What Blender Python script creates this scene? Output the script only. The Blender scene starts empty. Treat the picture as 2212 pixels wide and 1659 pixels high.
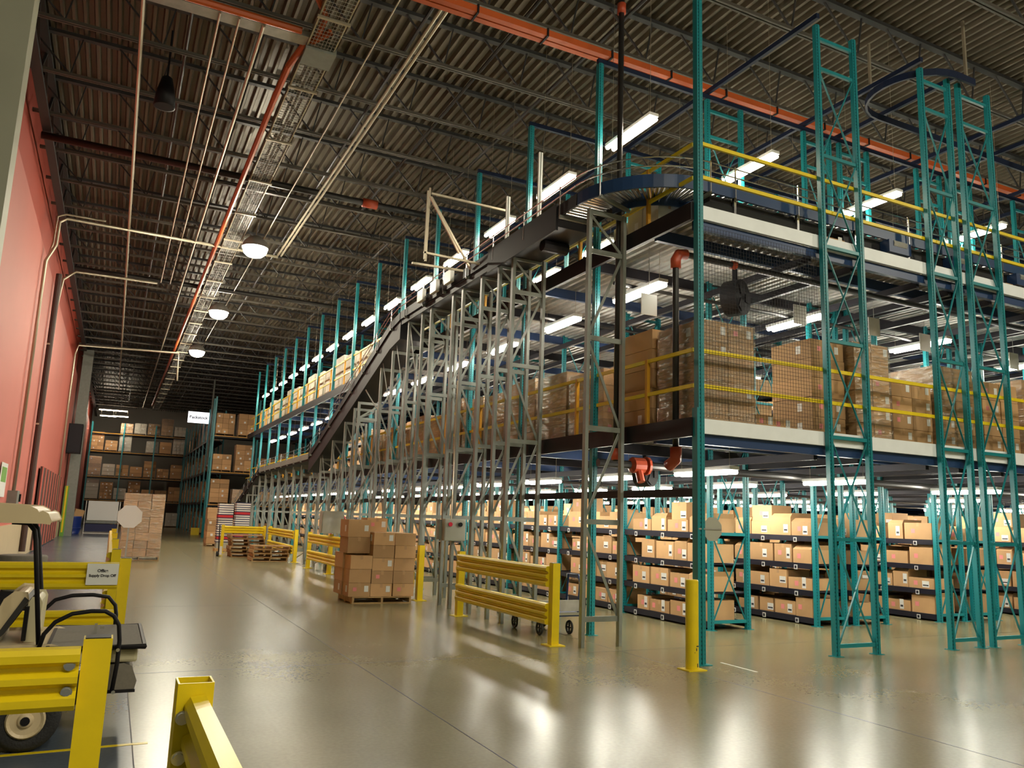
import bpy, math, random
from mathutils import Vector, Matrix
random.seed(7)
S = bpy.context.scene
COL = S.collection

# ------------------------------------------------------------------ camera
W_, H_ = 2212.0, 1659.0
FPX = 1718.77
YAW, PITCH, ROLL = 0.455856266, 0.169752289, 0.0352886431
CAM = Vector((0, 0, 1.62))
_cy, _sy, _cp, _sp = math.cos(YAW), math.sin(YAW), math.cos(PITCH), math.sin(PITCH)
FWD = Vector((_sy*_cp, _cy*_cp, _sp))
_r = Vector((_cy, -_sy, 0)); _u = _r.cross(FWD)
RGT = math.cos(ROLL)*_r + math.sin(ROLL)*_u
UP = -math.sin(ROLL)*_r + math.cos(ROLL)*_u
cam = bpy.data.cameras.new('camera'); camo = bpy.data.objects.new('camera', cam); COL.objects.link(camo)
cam.sensor_width = 36.0; cam.lens = FPX/W_*36.0; cam.clip_start = 0.05; cam.clip_end = 400
camo.matrix_world = Matrix(((RGT.x, UP.x, -FWD.x, CAM.x), (RGT.y, UP.y, -FWD.y, CAM.y), (RGT.z, UP.z, -FWD.z, CAM.z), (0, 0, 0, 1)))
S.camera = camo

# ------------------------------------------------------------------ light and exposure
S.view_settings.view_transform = 'Standard'; S.view_settings.look = 'None'
S.view_settings.gamma = 1.0; S.view_settings.use_curve_mapping = False
S.view_settings.exposure = 0.68
HIGHBAY_E = 205.0     # round high-bay lamp diffusers
TUBE_WARM_E = 50.0    # tubes over the top walkway
TUBE_COOL_E = 52.0    # tubes under the decks
world = bpy.data.worlds.new('world'); S.world = world; world.use_nodes = True
world.node_tree.nodes['Background'].inputs[0].default_value = (0.9, 0.85, 0.75, 1)
world.node_tree.nodes['Background'].inputs[1].default_value = 0.03
S.cycles.max_bounces = 6; S.cycles.diffuse_bounces = 3; S.cycles.glossy_bounces = 3
S.cycles.transparent_max_bounces = 8; S.cycles.sample_clamp_indirect = 3.0; S.cycles.sample_clamp_direct = 16.0
S.cycles.use_light_tree = True; S.cycles.caustics_reflective = False; S.cycles.caustics_refractive = False

def ray(px, py):
    return FWD + RGT*((px-W_/2)/FPX) - UP*((py-H_/2)/FPX)
def atx(px, py, x): d = ray(px, py); return CAM + d*(x/d.x)
def aty(px, py, y): d = ray(px, py); return CAM + d*(y/d.y)
def atz(px, py, z): d = ray(px, py); return CAM + d*((z-CAM.z)/d.z)

# ------------------------------------------------------------------ materials
MATS = {}
def mat(name, col, rough=0.5, metal=0.0, vary=0.0, noise=0.0, nscale=8.0, bump=0.0, bscale=60.0, emit=0.0, spec=0.5, island=False, coat=0.0, nrough=0.0):
    m = bpy.data.materials.new(name); m.use_nodes = True
    nt = m.node_tree; N = nt.nodes; L = nt.links; b = N['Principled BSDF']
    b.inputs['Base Color'].default_value = (*col, 1); b.inputs['Roughness'].default_value = rough
    b.inputs['Metallic'].default_value = metal; b.inputs['Specular IOR Level'].default_value = spec
    if coat: b.inputs['Coat Weight'].default_value = coat; b.inputs['Coat Roughness'].default_value = 0.15
    if emit:
        b.inputs['Emission Color'].default_value = (*col, 1); b.inputs['Emission Strength'].default_value = emit
    src = None
    if vary or island:
        g = N.new('ShaderNodeNewGeometry' if island else 'ShaderNodeObjectInfo')
        mr = N.new('ShaderNodeMapRange'); mr.inputs[3].default_value = 1-vary; mr.inputs[4].default_value = 1+vary*0.6
        L.new(g.outputs['Random Per Island' if island else 'Random'], mr.inputs[0])
        mx = N.new('ShaderNodeMix'); mx.data_type = 'RGBA'; mx.blend_type = 'MULTIPLY'; mx.inputs[0].default_value = 1
        mx.inputs[6].default_value = (*col, 1); L.new(mr.outputs[0], mx.inputs[7]); src = mx.outputs[2]
    if noise:
        tc = N.new('ShaderNodeTexCoord'); ns = N.new('ShaderNodeTexNoise'); ns.inputs['Scale'].default_value = nscale; ns.inputs['Detail'].default_value = 5
        L.new(tc.outputs['Object'], ns.inputs['Vector'])
        mr = N.new('ShaderNodeMapRange'); mr.inputs[1].default_value = .3; mr.inputs[2].default_value = .7; mr.inputs[3].default_value = 1-noise; mr.inputs[4].default_value = 1+noise*.6
        L.new(ns.outputs[0], mr.inputs[0])
        mx = N.new('ShaderNodeMix'); mx.data_type = 'RGBA'; mx.blend_type = 'MULTIPLY'; mx.inputs[0].default_value = 1
        if src: L.new(src, mx.inputs[6])
        else: mx.inputs[6].default_value = (*col, 1)
        L.new(mr.outputs[0], mx.inputs[7]); src = mx.outputs[2]
        if nrough:
            m2 = N.new('ShaderNodeMapRange'); m2.inputs[1].default_value = .35; m2.inputs[2].default_value = .65
            m2.inputs[3].default_value = max(rough-nrough, .02); m2.inputs[4].default_value = rough+nrough; L.new(ns.outputs[0], m2.inputs[0]); L.new(m2.outputs[0], b.inputs['Roughness'])
    if src: L.new(src, b.inputs['Base Color'])
    if bump:
        tc = N.new('ShaderNodeTexCoord'); ns = N.new('ShaderNodeTexNoise'); ns.inputs['Scale'].default_value = bscale
        L.new(tc.outputs['Object'], ns.inputs['Vector']); bp = N.new('ShaderNodeBump'); bp.inputs['Strength'].default_value = bump; bp.inputs['Distance'].default_value = .02
        L.new(ns.outputs[0], bp.inputs['Height']); L.new(bp.outputs[0], b.inputs['Normal'])
    MATS[name] = m; return m

mat('teal', (0.008, 0.205, 0.235), .38, 0, noise=.12, nscale=3)
mat('dark_blue', (0.018, 0.045, 0.13), .4)
mat('conveyor_blue', (0.015, 0.045, 0.13), .35)
mat('near_black', (0.012, 0.011, 0.013), .5, spec=.2)
mat('tie_blue', (0.009, 0.016, 0.042), .45, spec=.25)
mat('dark_steel', (0.018, 0.017, 0.022), .5, .0, spec=.2)
mat('pipe_black', (0.02, 0.018, 0.018), .45)
mat('grey_paint', (0.22, 0.235, 0.21), .4, .0, noise=.1)
mat('fascia_paint', (0.84, 0.88, 0.92), .5, 0, noise=.06, nscale=3)
mat('galv', (0.46, 0.45, 0.42), .42, .55, noise=.18, nscale=6)
mat('conduit', (0.5, 0.44, 0.33), .35, .7)
mat('silver', (0.7, 0.7, 0.72), .22, 1)
mat('yellow', (0.80, 0.60, 0.008), .38, 0, noise=.07, nscale=5, coat=.1)
mat('yellow_dark', (0.62, 0.30, 0.02), .4)
mat('orange', (0.55, 0.10, 0.018), .45)
mat('orange_red', (0.50, 0.075, 0.03), .4)
mat('cardboard', (0.52, 0.31, 0.145), .75, 0, vary=.28, noise=.06, nscale=4)
mat('cardboard_isl', (0.52, 0.31, 0.145), .75, 0, vary=.32, island=True)
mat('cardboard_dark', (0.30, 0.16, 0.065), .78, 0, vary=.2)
mat('tape', (0.48, 0.29, 0.14), .3)
mat('label_white', (0.75, 0.75, 0.73), .5)
mat('label_pink', (0.75, 0.25, 0.25), .6)
mat('ink', (0.03, 0.03, 0.04), .6)
mat('wood', (0.50, 0.31, 0.13), .75, 0, vary=.2, noise=.25, nscale=9)
mat('wood_old', (0.36, 0.21, 0.085), .8, 0, vary=.25, noise=.3, nscale=9)
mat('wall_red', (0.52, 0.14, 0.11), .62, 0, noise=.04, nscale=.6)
mat('wall_red_shaded', (0.38, 0.055, 0.03), .6)  # same red wall above the ledge, its shade put into the colour
mat('wall_beige', (0.42, 0.42, 0.33), .6, 0, noise=.05, nscale=1)
mat('wall_far', (0.36, 0.35, 0.30), .7)
mat('deck_roof', (0.155, 0.13, 0.092), .45, .35)
mat('joist', (0.035, 0.035, 0.037), .55)
mat('joist_lit', (0.10, 0.09, 0.075), .45, .3)  # joist bottom chords, lamp light on them put in as a paler colour
mat('white', (0.86, 0.86, 0.84), .4)
mat('white_sign', (0.82, 0.83, 0.82), .3)
mat('sign_flash_glow', (0.95, 0.95, 1.0), .4, emit=1.3)  # emission stands in for flash light thrown back by the white sign
mat('cream', (0.62, 0.50, 0.32), .4, noise=.04, nscale=3)
mat('cream_plastic', (0.52, 0.47, 0.31), .45)
mat('rubber', (0.018, 0.018, 0.02), .75, bump=.3)
mat('seat_black', (0.02, 0.018, 0.018), .6)
mat('rack_black', (0.014, 0.014, 0.024), .4, spec=.3)
mat('mat_grey', (0.19, 0.17, 0.14), .8, noise=.1, nscale=40)
mat('blue_plastic', (0.015, 0.04, 0.24), .4)
mat('blue_cart', (0.02, 0.05, 0.20), .45)
mat('louver', (0.07, 0.035, 0.028), .6)
mat('red', (0.55, 0.02, 0.03), .6)
mat('navy', (0.02, 0.025, 0.09), .6)
mat('cloth_white', (0.72, 0.68, 0.62), .7)
mat('fan_black', (0.015, 0.015, 0.018), .5, spec=.2)
mat('green', (0.15, 0.35, 0.05), .5)
mat('box_grey', (0.40, 0.40, 0.34), .4)
mat('red_button', (0.6, 0.02, 0.05), .3)
mat('carton_white', (0.62, 0.58, 0.48), .6, vary=.15)
mat('highbay', (1.0, 0.92, 0.72), .5, emit=HIGHBAY_E)
mat('tube_warm', (1.0, 0.88, 0.68), .5, emit=TUBE_WARM_E)
mat('tube_cool', (1.0, 0.95, 0.81), .5, emit=TUBE_COOL_E)

def perforated(name, col):
    m = mat(name, col, .38); nt = m.node_tree; N = nt.nodes; L = nt.links; b = N['Principled BSDF']
    tc = N.new('ShaderNodeTexCoord'); sp = N.new('ShaderNodeSeparateXYZ'); L.new(tc.outputs['Object'], sp.inputs[0])
    def m2(op, a, c=None, d=None):
        n = N.new('ShaderNodeMath'); n.operation = op
        for i, v in enumerate((a, c)):
            if v is None: continue
            if isinstance(v, (int, float)): n.inputs[i].default_value = v
            else: L.new(v, n.inputs[i])
        return n.outputs[0]
    fz = m2('LESS_THAN', m2('ABSOLUTE', m2('SUBTRACT', m2('FRACT', m2('MULTIPLY', sp.outputs[2], 20)), .5)), .22)
    ax = m2('ABSOLUTE', m2('SUBTRACT', m2('ABSOLUTE', sp.outputs[0]), .021)); fx = m2('LESS_THAN', ax, .008)
    geo = N.new('ShaderNodeNewGeometry'); sn = N.new('ShaderNodeSeparateXYZ'); L.new(geo.outputs['Normal'], sn.inputs[0])
    fy = m2('GREATER_THAN', m2('ABSOLUTE', sn.outputs[1]), .7)
    k = m2('MULTIPLY', m2('MULTIPLY', fz, fx), fy)
    mx = N.new('ShaderNodeMix'); mx.data_type = 'RGBA'; L.new(k, mx.inputs[0]); mx.inputs[6].default_value = (*col, 1); mx.inputs[7].default_value = (0.006, 0.05, 0.07, 1)
    L.new(mx.outputs[2], b.inputs['Base Color']); return m
perforated('teal_perf', (0.008, 0.205, 0.235))

def floor_mat(name, col, rough, mottled, nr=.08):
    m = mat(name, col, rough, 0, spec=.6); nt = m.node_tree; N = nt.nodes; L = nt.links; b = N['Principled BSDF']
    b.inputs['Specular IOR Level'].default_value = .45
    tc = N.new('ShaderNodeTexCoord')
    n1 = N.new('ShaderNodeTexNoise'); n1.inputs['Scale'].default_value = .9; n1.inputs['Detail'].default_value = 8; L.new(tc.outputs['Object'], n1.inputs['Vector']); n1.inputs['Detail'].default_value = 3; n1.inputs['Roughness'].default_value = .4
    n2 = N.new('ShaderNodeTexNoise'); n2.inputs['Scale'].default_value = 30; n2.inputs['Detail'].default_value = 6; L.new(tc.outputs['Object'], n2.inputs['Vector'])
    r1 = N.new('ShaderNodeMapRange'); r1.inputs[1].default_value = .2; r1.inputs[2].default_value = .8; r1.inputs[3].default_value = 1-mottled; r1.inputs[4].default_value = 1+mottled*.5; L.new(n1.outputs[0], r1.inputs[0])
    r2 = N.new('ShaderNodeMapRange'); r2.inputs[1].default_value = .35; r2.inputs[2].default_value = .65; r2.inputs[3].default_value = .93; r2.inputs[4].default_value = 1.04; L.new(n2.outputs[0], r2.inputs[0])
    ma = N.new('ShaderNodeMath'); ma.operation = 'MULTIPLY'; L.new(r1.outputs[0], ma.inputs[0]); L.new(r2.outputs[0], ma.inputs[1])
    mx = N.new('ShaderNodeMix'); mx.data_type = 'RGBA'; mx.blend_type = 'MULTIPLY'; mx.inputs[0].default_value = 1; mx.inputs[6].default_value = (*col, 1); L.new(ma.outputs[0], mx.inputs[7]); L.new(mx.outputs[2], b.inputs['Base Color'])
    r3 = N.new('ShaderNodeMapRange'); r3.inputs[1].default_value = .1; r3.inputs[2].default_value = .9; r3.inputs[3].default_value = rough-nr; r3.inputs[4].default_value = rough+nr; L.new(n1.outputs[0], r3.inputs[0]); L.new(r3.outputs[0], b.inputs['Roughness'])
    return m
floor_mat('concrete', (0.215, 0.188, 0.098), .24, .14, .012)
floor_mat('blue_floor', (0.10, 0.125, 0.16), .25, .2, .04)

def wrap_mat():
    m = bpy.data.materials.new('wrap'); m.use_nodes = True; nt = m.node_tree; N = nt.nodes; L = nt.links
    for n in list(N): N.remove(n)
    out = N.new('ShaderNodeOutputMaterial'); tr = N.new('ShaderNodeBsdfTransparent'); gl = N.new('ShaderNodeBsdfGlossy'); gl.inputs['Roughness'].default_value = .18; gl.inputs[0].default_value = (.9, .9, .85, 1)
    mx = N.new('ShaderNodeMixShader'); tc = N.new('ShaderNodeTexCoord'); mp = N.new('ShaderNodeMapping'); mp.inputs['Scale'].default_value = (3, 3, 14); ns = N.new('ShaderNodeTexNoise'); ns.inputs['Scale'].default_value = 1.6; ns.inputs['Detail'].default_value = 4
    L.new(tc.outputs['Object'], mp.inputs[0]); L.new(mp.outputs[0], ns.inputs['Vector']); bp = N.new('ShaderNodeBump'); bp.inputs['Strength'].default_value = .9; bp.inputs['Distance'].default_value = .05
    L.new(ns.outputs[0], bp.inputs['Height']); L.new(bp.outputs[0], gl.inputs['Normal'])
    mr = N.new('ShaderNodeMapRange'); mr.inputs[1].default_value = .4; mr.inputs[2].default_value = .75; mr.inputs[3].default_value = .10; mr.inputs[4].default_value = .55; L.new(ns.outputs[0], mr.inputs[0])
    L.new(mr.outputs[0], mx.inputs[0]); L.new(tr.outputs[0], mx.inputs[1]); L.new(gl.outputs[0], mx.inputs[2]); L.new(mx.outputs[0], out.inputs[0])
    MATS['wrap'] = m
wrap_mat()

# ------------------------------------------------------------------ mesh builder
class MB:
    def __init__(s): s.v = []; s.f = []; s.m = []; s.ms = []; s.smooth = False
    def mi(s, m):
        if m not in s.ms: s.ms.append(m)
        return s.ms.index(m)
    def add(s, vs, fs, m):
        o = len(s.v); k = s.mi(m); s.v += [tuple(v) for v in vs]
        for f in fs: s.f.append(tuple(i+o for i in f)); s.m.append(k)
        return s
    def box(s, x0, x1, y0, y1, z0, z1, m):
        vs = [(x, y, z) for z in (z0, z1) for (x, y) in ((x0, y0), (x1, y0), (x1, y1), (x0, y1))]
        return s.add(vs, [(3, 2, 1, 0), (4, 5, 6, 7), (0, 1, 5, 4), (1, 2, 6, 5), (2, 3, 7, 6), (3, 0, 4, 7)], m)
    def cbox(s, c, sx, sy, sz, m, rz=0):
        vs = []
        for z in (-.5, .5):
            for (x, y) in ((-.5, -.5), (.5, -.5), (.5, .5), (-.5, .5)):
                X, Y = x*sx, y*sy
                vs.append((c[0]+X*math.cos(rz)-Y*math.sin(rz), c[1]+X*math.sin(rz)+Y*math.cos(rz), c[2]+z*sz))
        return s.add(vs, [(3, 2, 1, 0), (4, 5, 6, 7), (0, 1, 5, 4), (1, 2, 6, 5), (2, 3, 7, 6), (3, 0, 4, 7)], m)
    def bar(s, a, b, w, h, m, up=None):
        a = Vector(a); b = Vector(b); d = (b-a).normalized()
        up = Vector(up) if up else (Vector((0, 0, 1)) if abs(d.z) < .95 else Vector((0, 1, 0)))
        r = d.cross(up).normalized(); u = r.cross(d)
        vs = [p + r*(i*w/2) + u*(j*h/2) for p in (a, b) for (i, j) in ((-1, -1), (1, -1), (1, 1), (-1, 1))]
        return s.add(vs, [(0, 1, 2, 3), (7, 6, 5, 4), (4, 5, 1, 0), (5, 6, 2, 1), (6, 7, 3, 2), (7, 4, 0, 3)], m)
    def tube(s, pts, r, m, n=8, caps=True, closed=False):
        pts = [Vector(p) for p in pts]; R = []; prev = None; K = len(pts)
        for i, p in enumerate(pts):
            if closed: d = pts[(i+1) % K]-pts[i-1]
            else: d = (pts[min(i+1, K-1)]-pts[max(i-1, 0)])
            d.normalize()
            if prev is None:
                up = Vector((0, 0, 1)) if abs(d.z) < .9 else Vector((1, 0, 0))
                x = d.cross(up).normalized()
            else: x = (prev - d*prev.dot(d)).normalized()
            prev = x; y = d.cross(x); rr = r[i] if isinstance(r, (list, tuple)) else r
            R.append([p + x*(rr*math.cos(2*math.pi*k/n)) + y*(rr*math.sin(2*math.pi*k/n)) for k in range(n)])
        vs = [q for ring in R for q in ring]; fs = []
        for i in range(K if closed else K-1):
            j = (i+1) % K
            for k in range(n):
                fs.append((i*n+k, i*n+(k+1) % n, j*n+(k+1) % n, j*n+k))
        if caps and not closed: fs.append(tuple(range(n-1, -1, -1))); fs.append(tuple((K-1)*n+k for k in range(n)))
        return s.add(vs, fs, m)
    def lathe(s, prof, m, c=(0, 0, 0), n=20, axis='z'):
        vs = []; fs = []
        for (r, z) in prof:
            for k in range(n):
                a = 2*math.pi*k/n; p = (r*math.cos(a), r*math.sin(a), z)
                if axis == 'y': p = (p[0], p[2], p[1])
                if axis == 'x': p = (p[2], p[0], p[1])
                vs.append((c[0]+p[0], c[1]+p[1], c[2]+p[2]))
        for i in range(len(prof)-1):
            for k in range(n): fs.append((i*n+k, i*n+(k+1) % n, (i+1)*n+(k+1) % n, (i+1)*n+k))
        fs.append(tuple(range(n))); fs.append(tuple((len(prof)-1)*n+k for k in range(n)))
        return s.add(vs, fs, m)
    def prism(s, poly, a, b, m, plane='xz'):
        # polygon in a plane extruded from a to b along the remaining axis
        def P(u, v, w): return {'xz': (u, w, v), 'yz': (w, u, v), 'xy': (u, v, w)}[plane]
        n = len(poly); vs = [P(u, v, a) for u, v in poly] + [P(u, v, b) for u, v in poly]
        fs = [tuple(range(n)), tuple(range(2*n-1, n-1, -1))] + [(i, (i+1) % n, (i+1) % n+n, i+n) for i in range(n)]
        return s.add(vs, fs, m)
    def sweep(s, pts, prof, m):
        # profile (side, up) carried along a path, side kept horizontal
        pts = [Vector(p) for p in pts]; K = len(pts); n = len(prof); vs = []; fs = []
        for i, p in enumerate(pts):
            d = (pts[min(i+1, K-1)]-pts[max(i-1, 0)]); h = Vector((d.x, d.y, 0)).normalized(); side = Vector((h.y, -h.x, 0))
            for (a, b) in prof: vs.append(p+side*a+Vector((0, 0, b)))
        for i in range(K-1):
            for k in range(n): fs.append((i*n+k, i*n+(k+1) % n, (i+1)*n+(k+1) % n, (i+1)*n+k))
        fs.append(tuple(range(n-1, -1, -1))); fs.append(tuple((K-1)*n+k for k in range(n)))
        return s.add(vs, fs, m)
    def mesh(s, name):
        me = bpy.data.meshes.new(name); me.from_pydata(s.v, [], s.f)
        for k in s.ms: me.materials.append(MATS[k])
        me.polygons.foreach_set('material_index', s.m)
        if s.smooth:
            me.polygons.foreach_set('use_smooth', [True]*len(s.f))
        me.update(); me.validate()
        return me
def link(name, mb, parent=None, loc=None, smooth=False, bev=0):
    if smooth: mb.smooth = True
    me = mb.mesh(name) if isinstance(mb, MB) else mb
    o = bpy.data.objects.new(name, me); COL.objects.link(o)
    if parent: o.parent = parent
    if loc: o.location = loc
    if bev:
        b = o.modifiers.new('bevel', 'BEVEL'); b.width = bev; b.segments = 2; b.limit_method = 'ANGLE'
    return o
def tag(o, label=None, cat=None, group=None, kind=None):
    if label: o['label'] = label
    if cat: o['category'] = cat
    if group: o['group'] = group
    if kind: o['kind'] = kind
    return o
def thing(name, label, cat, loc=(0, 0, 0), group=None, rz=0):
    o = bpy.data.objects.new(name, None); COL.objects.link(o); o.location = loc; o.rotation_euler = (0, 0, rz); o.empty_display_size = .1
    return tag(o, label, cat, group)
def struct(name, mb, parent=None, **k):
    o = link(name, mb, parent, **k)
    o['kind'] = 'structure'; return o
def dup(root, loc, label=None, group=None, rz=None, name=None):
    r = root.copy(); COL.objects.link(r); r.location = loc
    if rz is not None: r.rotation_euler = (0, 0, rz)
    if label: r['label'] = label
    if group: r['group'] = group
    for ch in KIDS.get(root.name, root.children):
        c = ch.copy(); COL.objects.link(c); c.parent = r
        for g in ch.children:
            d = g.copy(); COL.objects.link(d); d.parent = c
    return r
KIDS = {}
ORD = ['first', 'second', 'third', 'fourth', 'fifth', 'sixth', 'seventh', 'eighth', 'ninth', 'tenth', 'eleventh', 'twelfth', 'thirteenth', 'fourteenth', 'fifteenth', 'sixteenth', 'seventeenth', 'eighteenth', 'nineteenth', 'twentieth']
def O(i): return ORD[i] if i < 20 else ('twenty-'+ORD[i-20] if i < 29 else ('thirtieth' if i == 29 else 'thirty-'+ORD[i-30]))

# ================================================================== SETTING
fl = MB().box(0.3, 60, -8, 92, -.3, 0, 'concrete'); struct('floor', fl)
# blue painted pedestrian area beside the wall, same level
struct('floor_blue_area', MB().box(-9, 0.3, -8, 92, -.3, 0, 'blue_floor'))
jt = MB()
for x in (2.6, 6.1, 14, 20): jt.box(x-.004, x+.004, -8, 90, 0, .0008, 'ink')
for y in (-2.5, 3.1, 9.0, 14.9, 20.8, 26.7, 32.6, 38.5): jt.box(.31, 60, y-.004, y+.004, 0, .0008, 'ink')
jt.box(.296, .304, -8, 90, 0, .001, 'ink')
struct('floor_joint_lines', jt)
sp = MB(); sp.cbox((-.9, 6.36, .001), 2.6, .045, .002, 'yellow', .03); sp.cbox((-.3, 9.1, .001), 1.2, .04, .002, 'yellow', .0)
struct('floor_marking_1', sp)
struct('floor_marking_2', MB().cbox((6.85, 7.61, .001), .03, .62, .002, 'white', -.02))

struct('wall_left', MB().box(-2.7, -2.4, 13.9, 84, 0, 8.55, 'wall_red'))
struct('wall_left_upper', MB().box(-2.8, -2.52, 13.9, 84, 8.55, 11.2, 'wall_red_shaded'))
struct('column_near', MB().box(-9, -1.9, 13.4, 13.9, 0, 11.2, 'wall_beige'))
struct('wall_outer', MB().box(-9.3, -9, -8, 13.9, 0, 11.2, 'wall_beige'))
struct('wall_rear', MB().box(-9, 60, -8.3, -8, 0, 11.2, 'wall_beige'))
struct('wall_back', MB().box(-2.5, 60, 84, 84.3, 0, 11.2, 'wall_far'))
struct('wall_right', MB().box(60, 60.3, -8, 84, 0, 11.2, 'wall_far'))
# corrugated roof deck, ribs along the aisle
rd = MB(); x = -9.0; zt, zb = 11.03, 10.93; pts = []
while x < 60: pts += [(x, zt), (x+.09, zt), (x+.12, zb), (x+.17, zb), (x+.20, zt)]; x += .2
vs = [(px, -8, pz) for px, pz in pts] + [(px, 84, pz) for px, pz in pts]; n = len(pts)
rd.add(vs, [(i, i+1, i+1+n, i+n) for i in range(n-1)], 'deck_roof'); rd.box(-9, 60, -8, 84, 11.07, 11.2, 'deck_roof')
struct('ceiling', rd)
# open-web joists across the hall
jm = MB(); x0, x1 = -2.45, 50
jm.box(x0, x1, -.06, .06, 10.86, 10.93, 'joist')
jm.box(x0, x1, -.05, -.012, 10.02, 10.08, 'joist_lit'); jm.box(x0, x1, .012, .05, 10.02, 10.08, 'joist_lit')
k = 0; x = x0
while x < x1-.8:
    jm.bar((x, 0, 10.88), (x+.8, 0, 10.06), .03, .03, 'joist'); jm.bar((x+.8, 0, 10.06), (x+.95, 0, 10.88), .025, .025, 'joist'); x += 1.6
    jm.bar((x-.65, 0, 10.88), (x-.02, 0, 10.88), .02, .02, 'joist')
jmesh = jm.mesh('roof_joist')
for i in range(40):
    o = link('roof_joist', jmesh, loc=(0, -3.0+2.0*i+.1, 0))
    tag(o, 'dark open-web steel joist spanning under the corrugated roof', 'joist', 'roof joists', 'structure')
# girders along the aisle
for i, x in enumerate((-2.2, 10.0, 22.0, 34.0)):
    g = MB(); g.box(x-.09, x+.09, -8, 84, 9.9, 9.98, 'joist'); g.box(x-.09, x+.09, -8, 84, 10.8, 10.9, 'joist')
    y = -8
    while y < 82: g.bar((x, y, 10.85), (x, y+1.2, 9.95), .05, .05, 'joist'); g.bar((x, y+1.2, 9.95), (x, y+2.0, 10.85), .05, .05, 'joist'); y += 2.0
    if i != 1: struct('ceiling_girder', g)

# wall services
t = MB(); t.tube([(-2.3, 24.2, 1.9), (-2.3, 24.2, 8.1), (-2.12, 24.3, 8.6), (-2.12, 24.4, 9.3), (-1.95, 24.5, 9.47), (3.83, 24.8, 9.5)], .045, 'conduit')
tag(link('conduit', t, smooth=True), 'tall shiny conduit on the red wall, bending across under the roof to the middle', 'conduit')
t = MB(); t.tube([(-2.3, 24.32, 8.0), (-2.2, 24.4, 8.7), (-2.2, 24.55, 9.5), (-2.0, 24.6, 9.62), (-1.0, 24.6, 9.62)], .03, 'conduit')
tag(link('conduit', t, smooth=True), 'short second conduit beside the bend of the tall wall conduit', 'conduit')
t = MB(); t.tube([(-2.3, 29.3, 1.2), (-2.3, 29.3, 8.0), (-2.25, 29.6, 9.0), (-1.9, 29.7, 9.35), (.6, 29.8, 9.4)], .045, 'conduit')
tag(link('conduit', t, smooth=True), 'second tall conduit on the red wall, just beyond the dark drain pipe', 'conduit')
t = MB(); t.tube([(-2.26, 28.2, .2), (-2.26, 28.2, 8.8)], .09, 'louver', 10)
for z in (1.5, 4, 6.5): t.box(-2.335, -2.25, 28.1, 28.3, z, z+.05, 'conduit')
tag(link('drain_pipe', t, smooth=False), 'thick dark maroon drain pipe running up the red wall', 'pipe')
t = MB(); t.tube([(-2.3, 42.0, 1.1), (-2.3, 42, 8.6), (-2.2, 42.3, 9.1), (2.2, 42.5, 9.3), (2.25, 42.5, 7.9)], .05, 'conduit')
tag(link('conduit', t, smooth=True), 'farthest conduit on the red wall, above the dark wall cabinet', 'conduit')
lv = thing('dock_louver', 'dark brown ribbed louver panel low on the red wall', 'louver', (-2.31, 38, 1.55))
t = MB(); t.box(-.03, .03, -6, 6, -1.5, 1.35, 'louver'); link('backing', t, lv)
t = MB()
for k in range(9): t.box(.03, .06, -6+k*1.46, -5.7+k*1.46, -1.5, 1.35, 'wall_red')
link('rib', t, lv)
sg = thing('wall_notice', 'small green and white notice at the left end of the red wall', 'sign', (-2.38, 22.4, 2.3))
link('board', MB().box(.0, .01, -.6, .6, -.55, .25, 'white'), sg); link('green_panel', MB().box(.01, .016, -.45, .45, -.2, .15, 'green'), sg)
cb = thing('wall_cabinet', 'dark electrical cabinet high on the grey column beyond the red wall', 'cabinet', (-2.1, 47, 5.0))
link('body', MB().box(-.3, .35, -.5, .5, -.75, .75, 'near_black'), cb); link('door', MB().box(-.26, .31, -.53, -.5, -.7, .7, 'dark_steel'), cb)
struct('column_far', MB().box(-2.25, -1.75, 48.5, 49.1, 0, 10, 'grey_paint'))
bx = thing('switch_box', 'small grey switch box at the foot of the tall wall conduit', 'box', (-2.3, 24.2, 1.75))
link('body', MB().box(-.1, .12, -.3, .3, -.35, .18, 'grey_paint'), bx); link('lever', MB().box(.12, .16, .2, .3, -.1, .1, 'near_black'), bx)

# overhead services along the aisle
def simple(name, mb, label, cat, group=None, **k):
    return tag(link(name, mb, **k), label, cat, group)
simple('conduit', MB().tube([(-.4, 4, 9.5), (-.4, 60, 9.5)], .035, 'conduit'), 'single overhead conduit nearest the red wall, running down the aisle', 'conduit')
for a, lb in ((.72, 'first of two thin paired conduits between the single conduit and the tray'), (1.02, 'second of two thin paired conduits, the one nearer the cable tray')):
    simple('conduit', MB().tube([(a, 12.6, 9.5), (a, 30, 9.5)], .018, 'conduit'), lb, 'conduit')
simple('conduit', MB().tube([(1.4, 12.6, 9.5), (1.4, 70, 9.5)], .03, 'conduit'), 'thin overhead conduit close beside the wire cable tray', 'conduit')
simple('conduit', MB().tube([(3.2, 4, 9.6), (3.2, 60, 9.6)], .016, 'conduit'), 'thin conduit running over the round high-bay lamps', 'conduit')
simple('conduit', MB().tube([(3.83, 4, 9.55), (3.83, 24.8, 9.55)], .03, 'conduit').tube([(3.93, 4, 9.55), (3.93, 24.8, 9.55)], .03, 'conduit'), 'bright pair of strapped conduits ending at the first round lamp', 'conduit')
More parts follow.
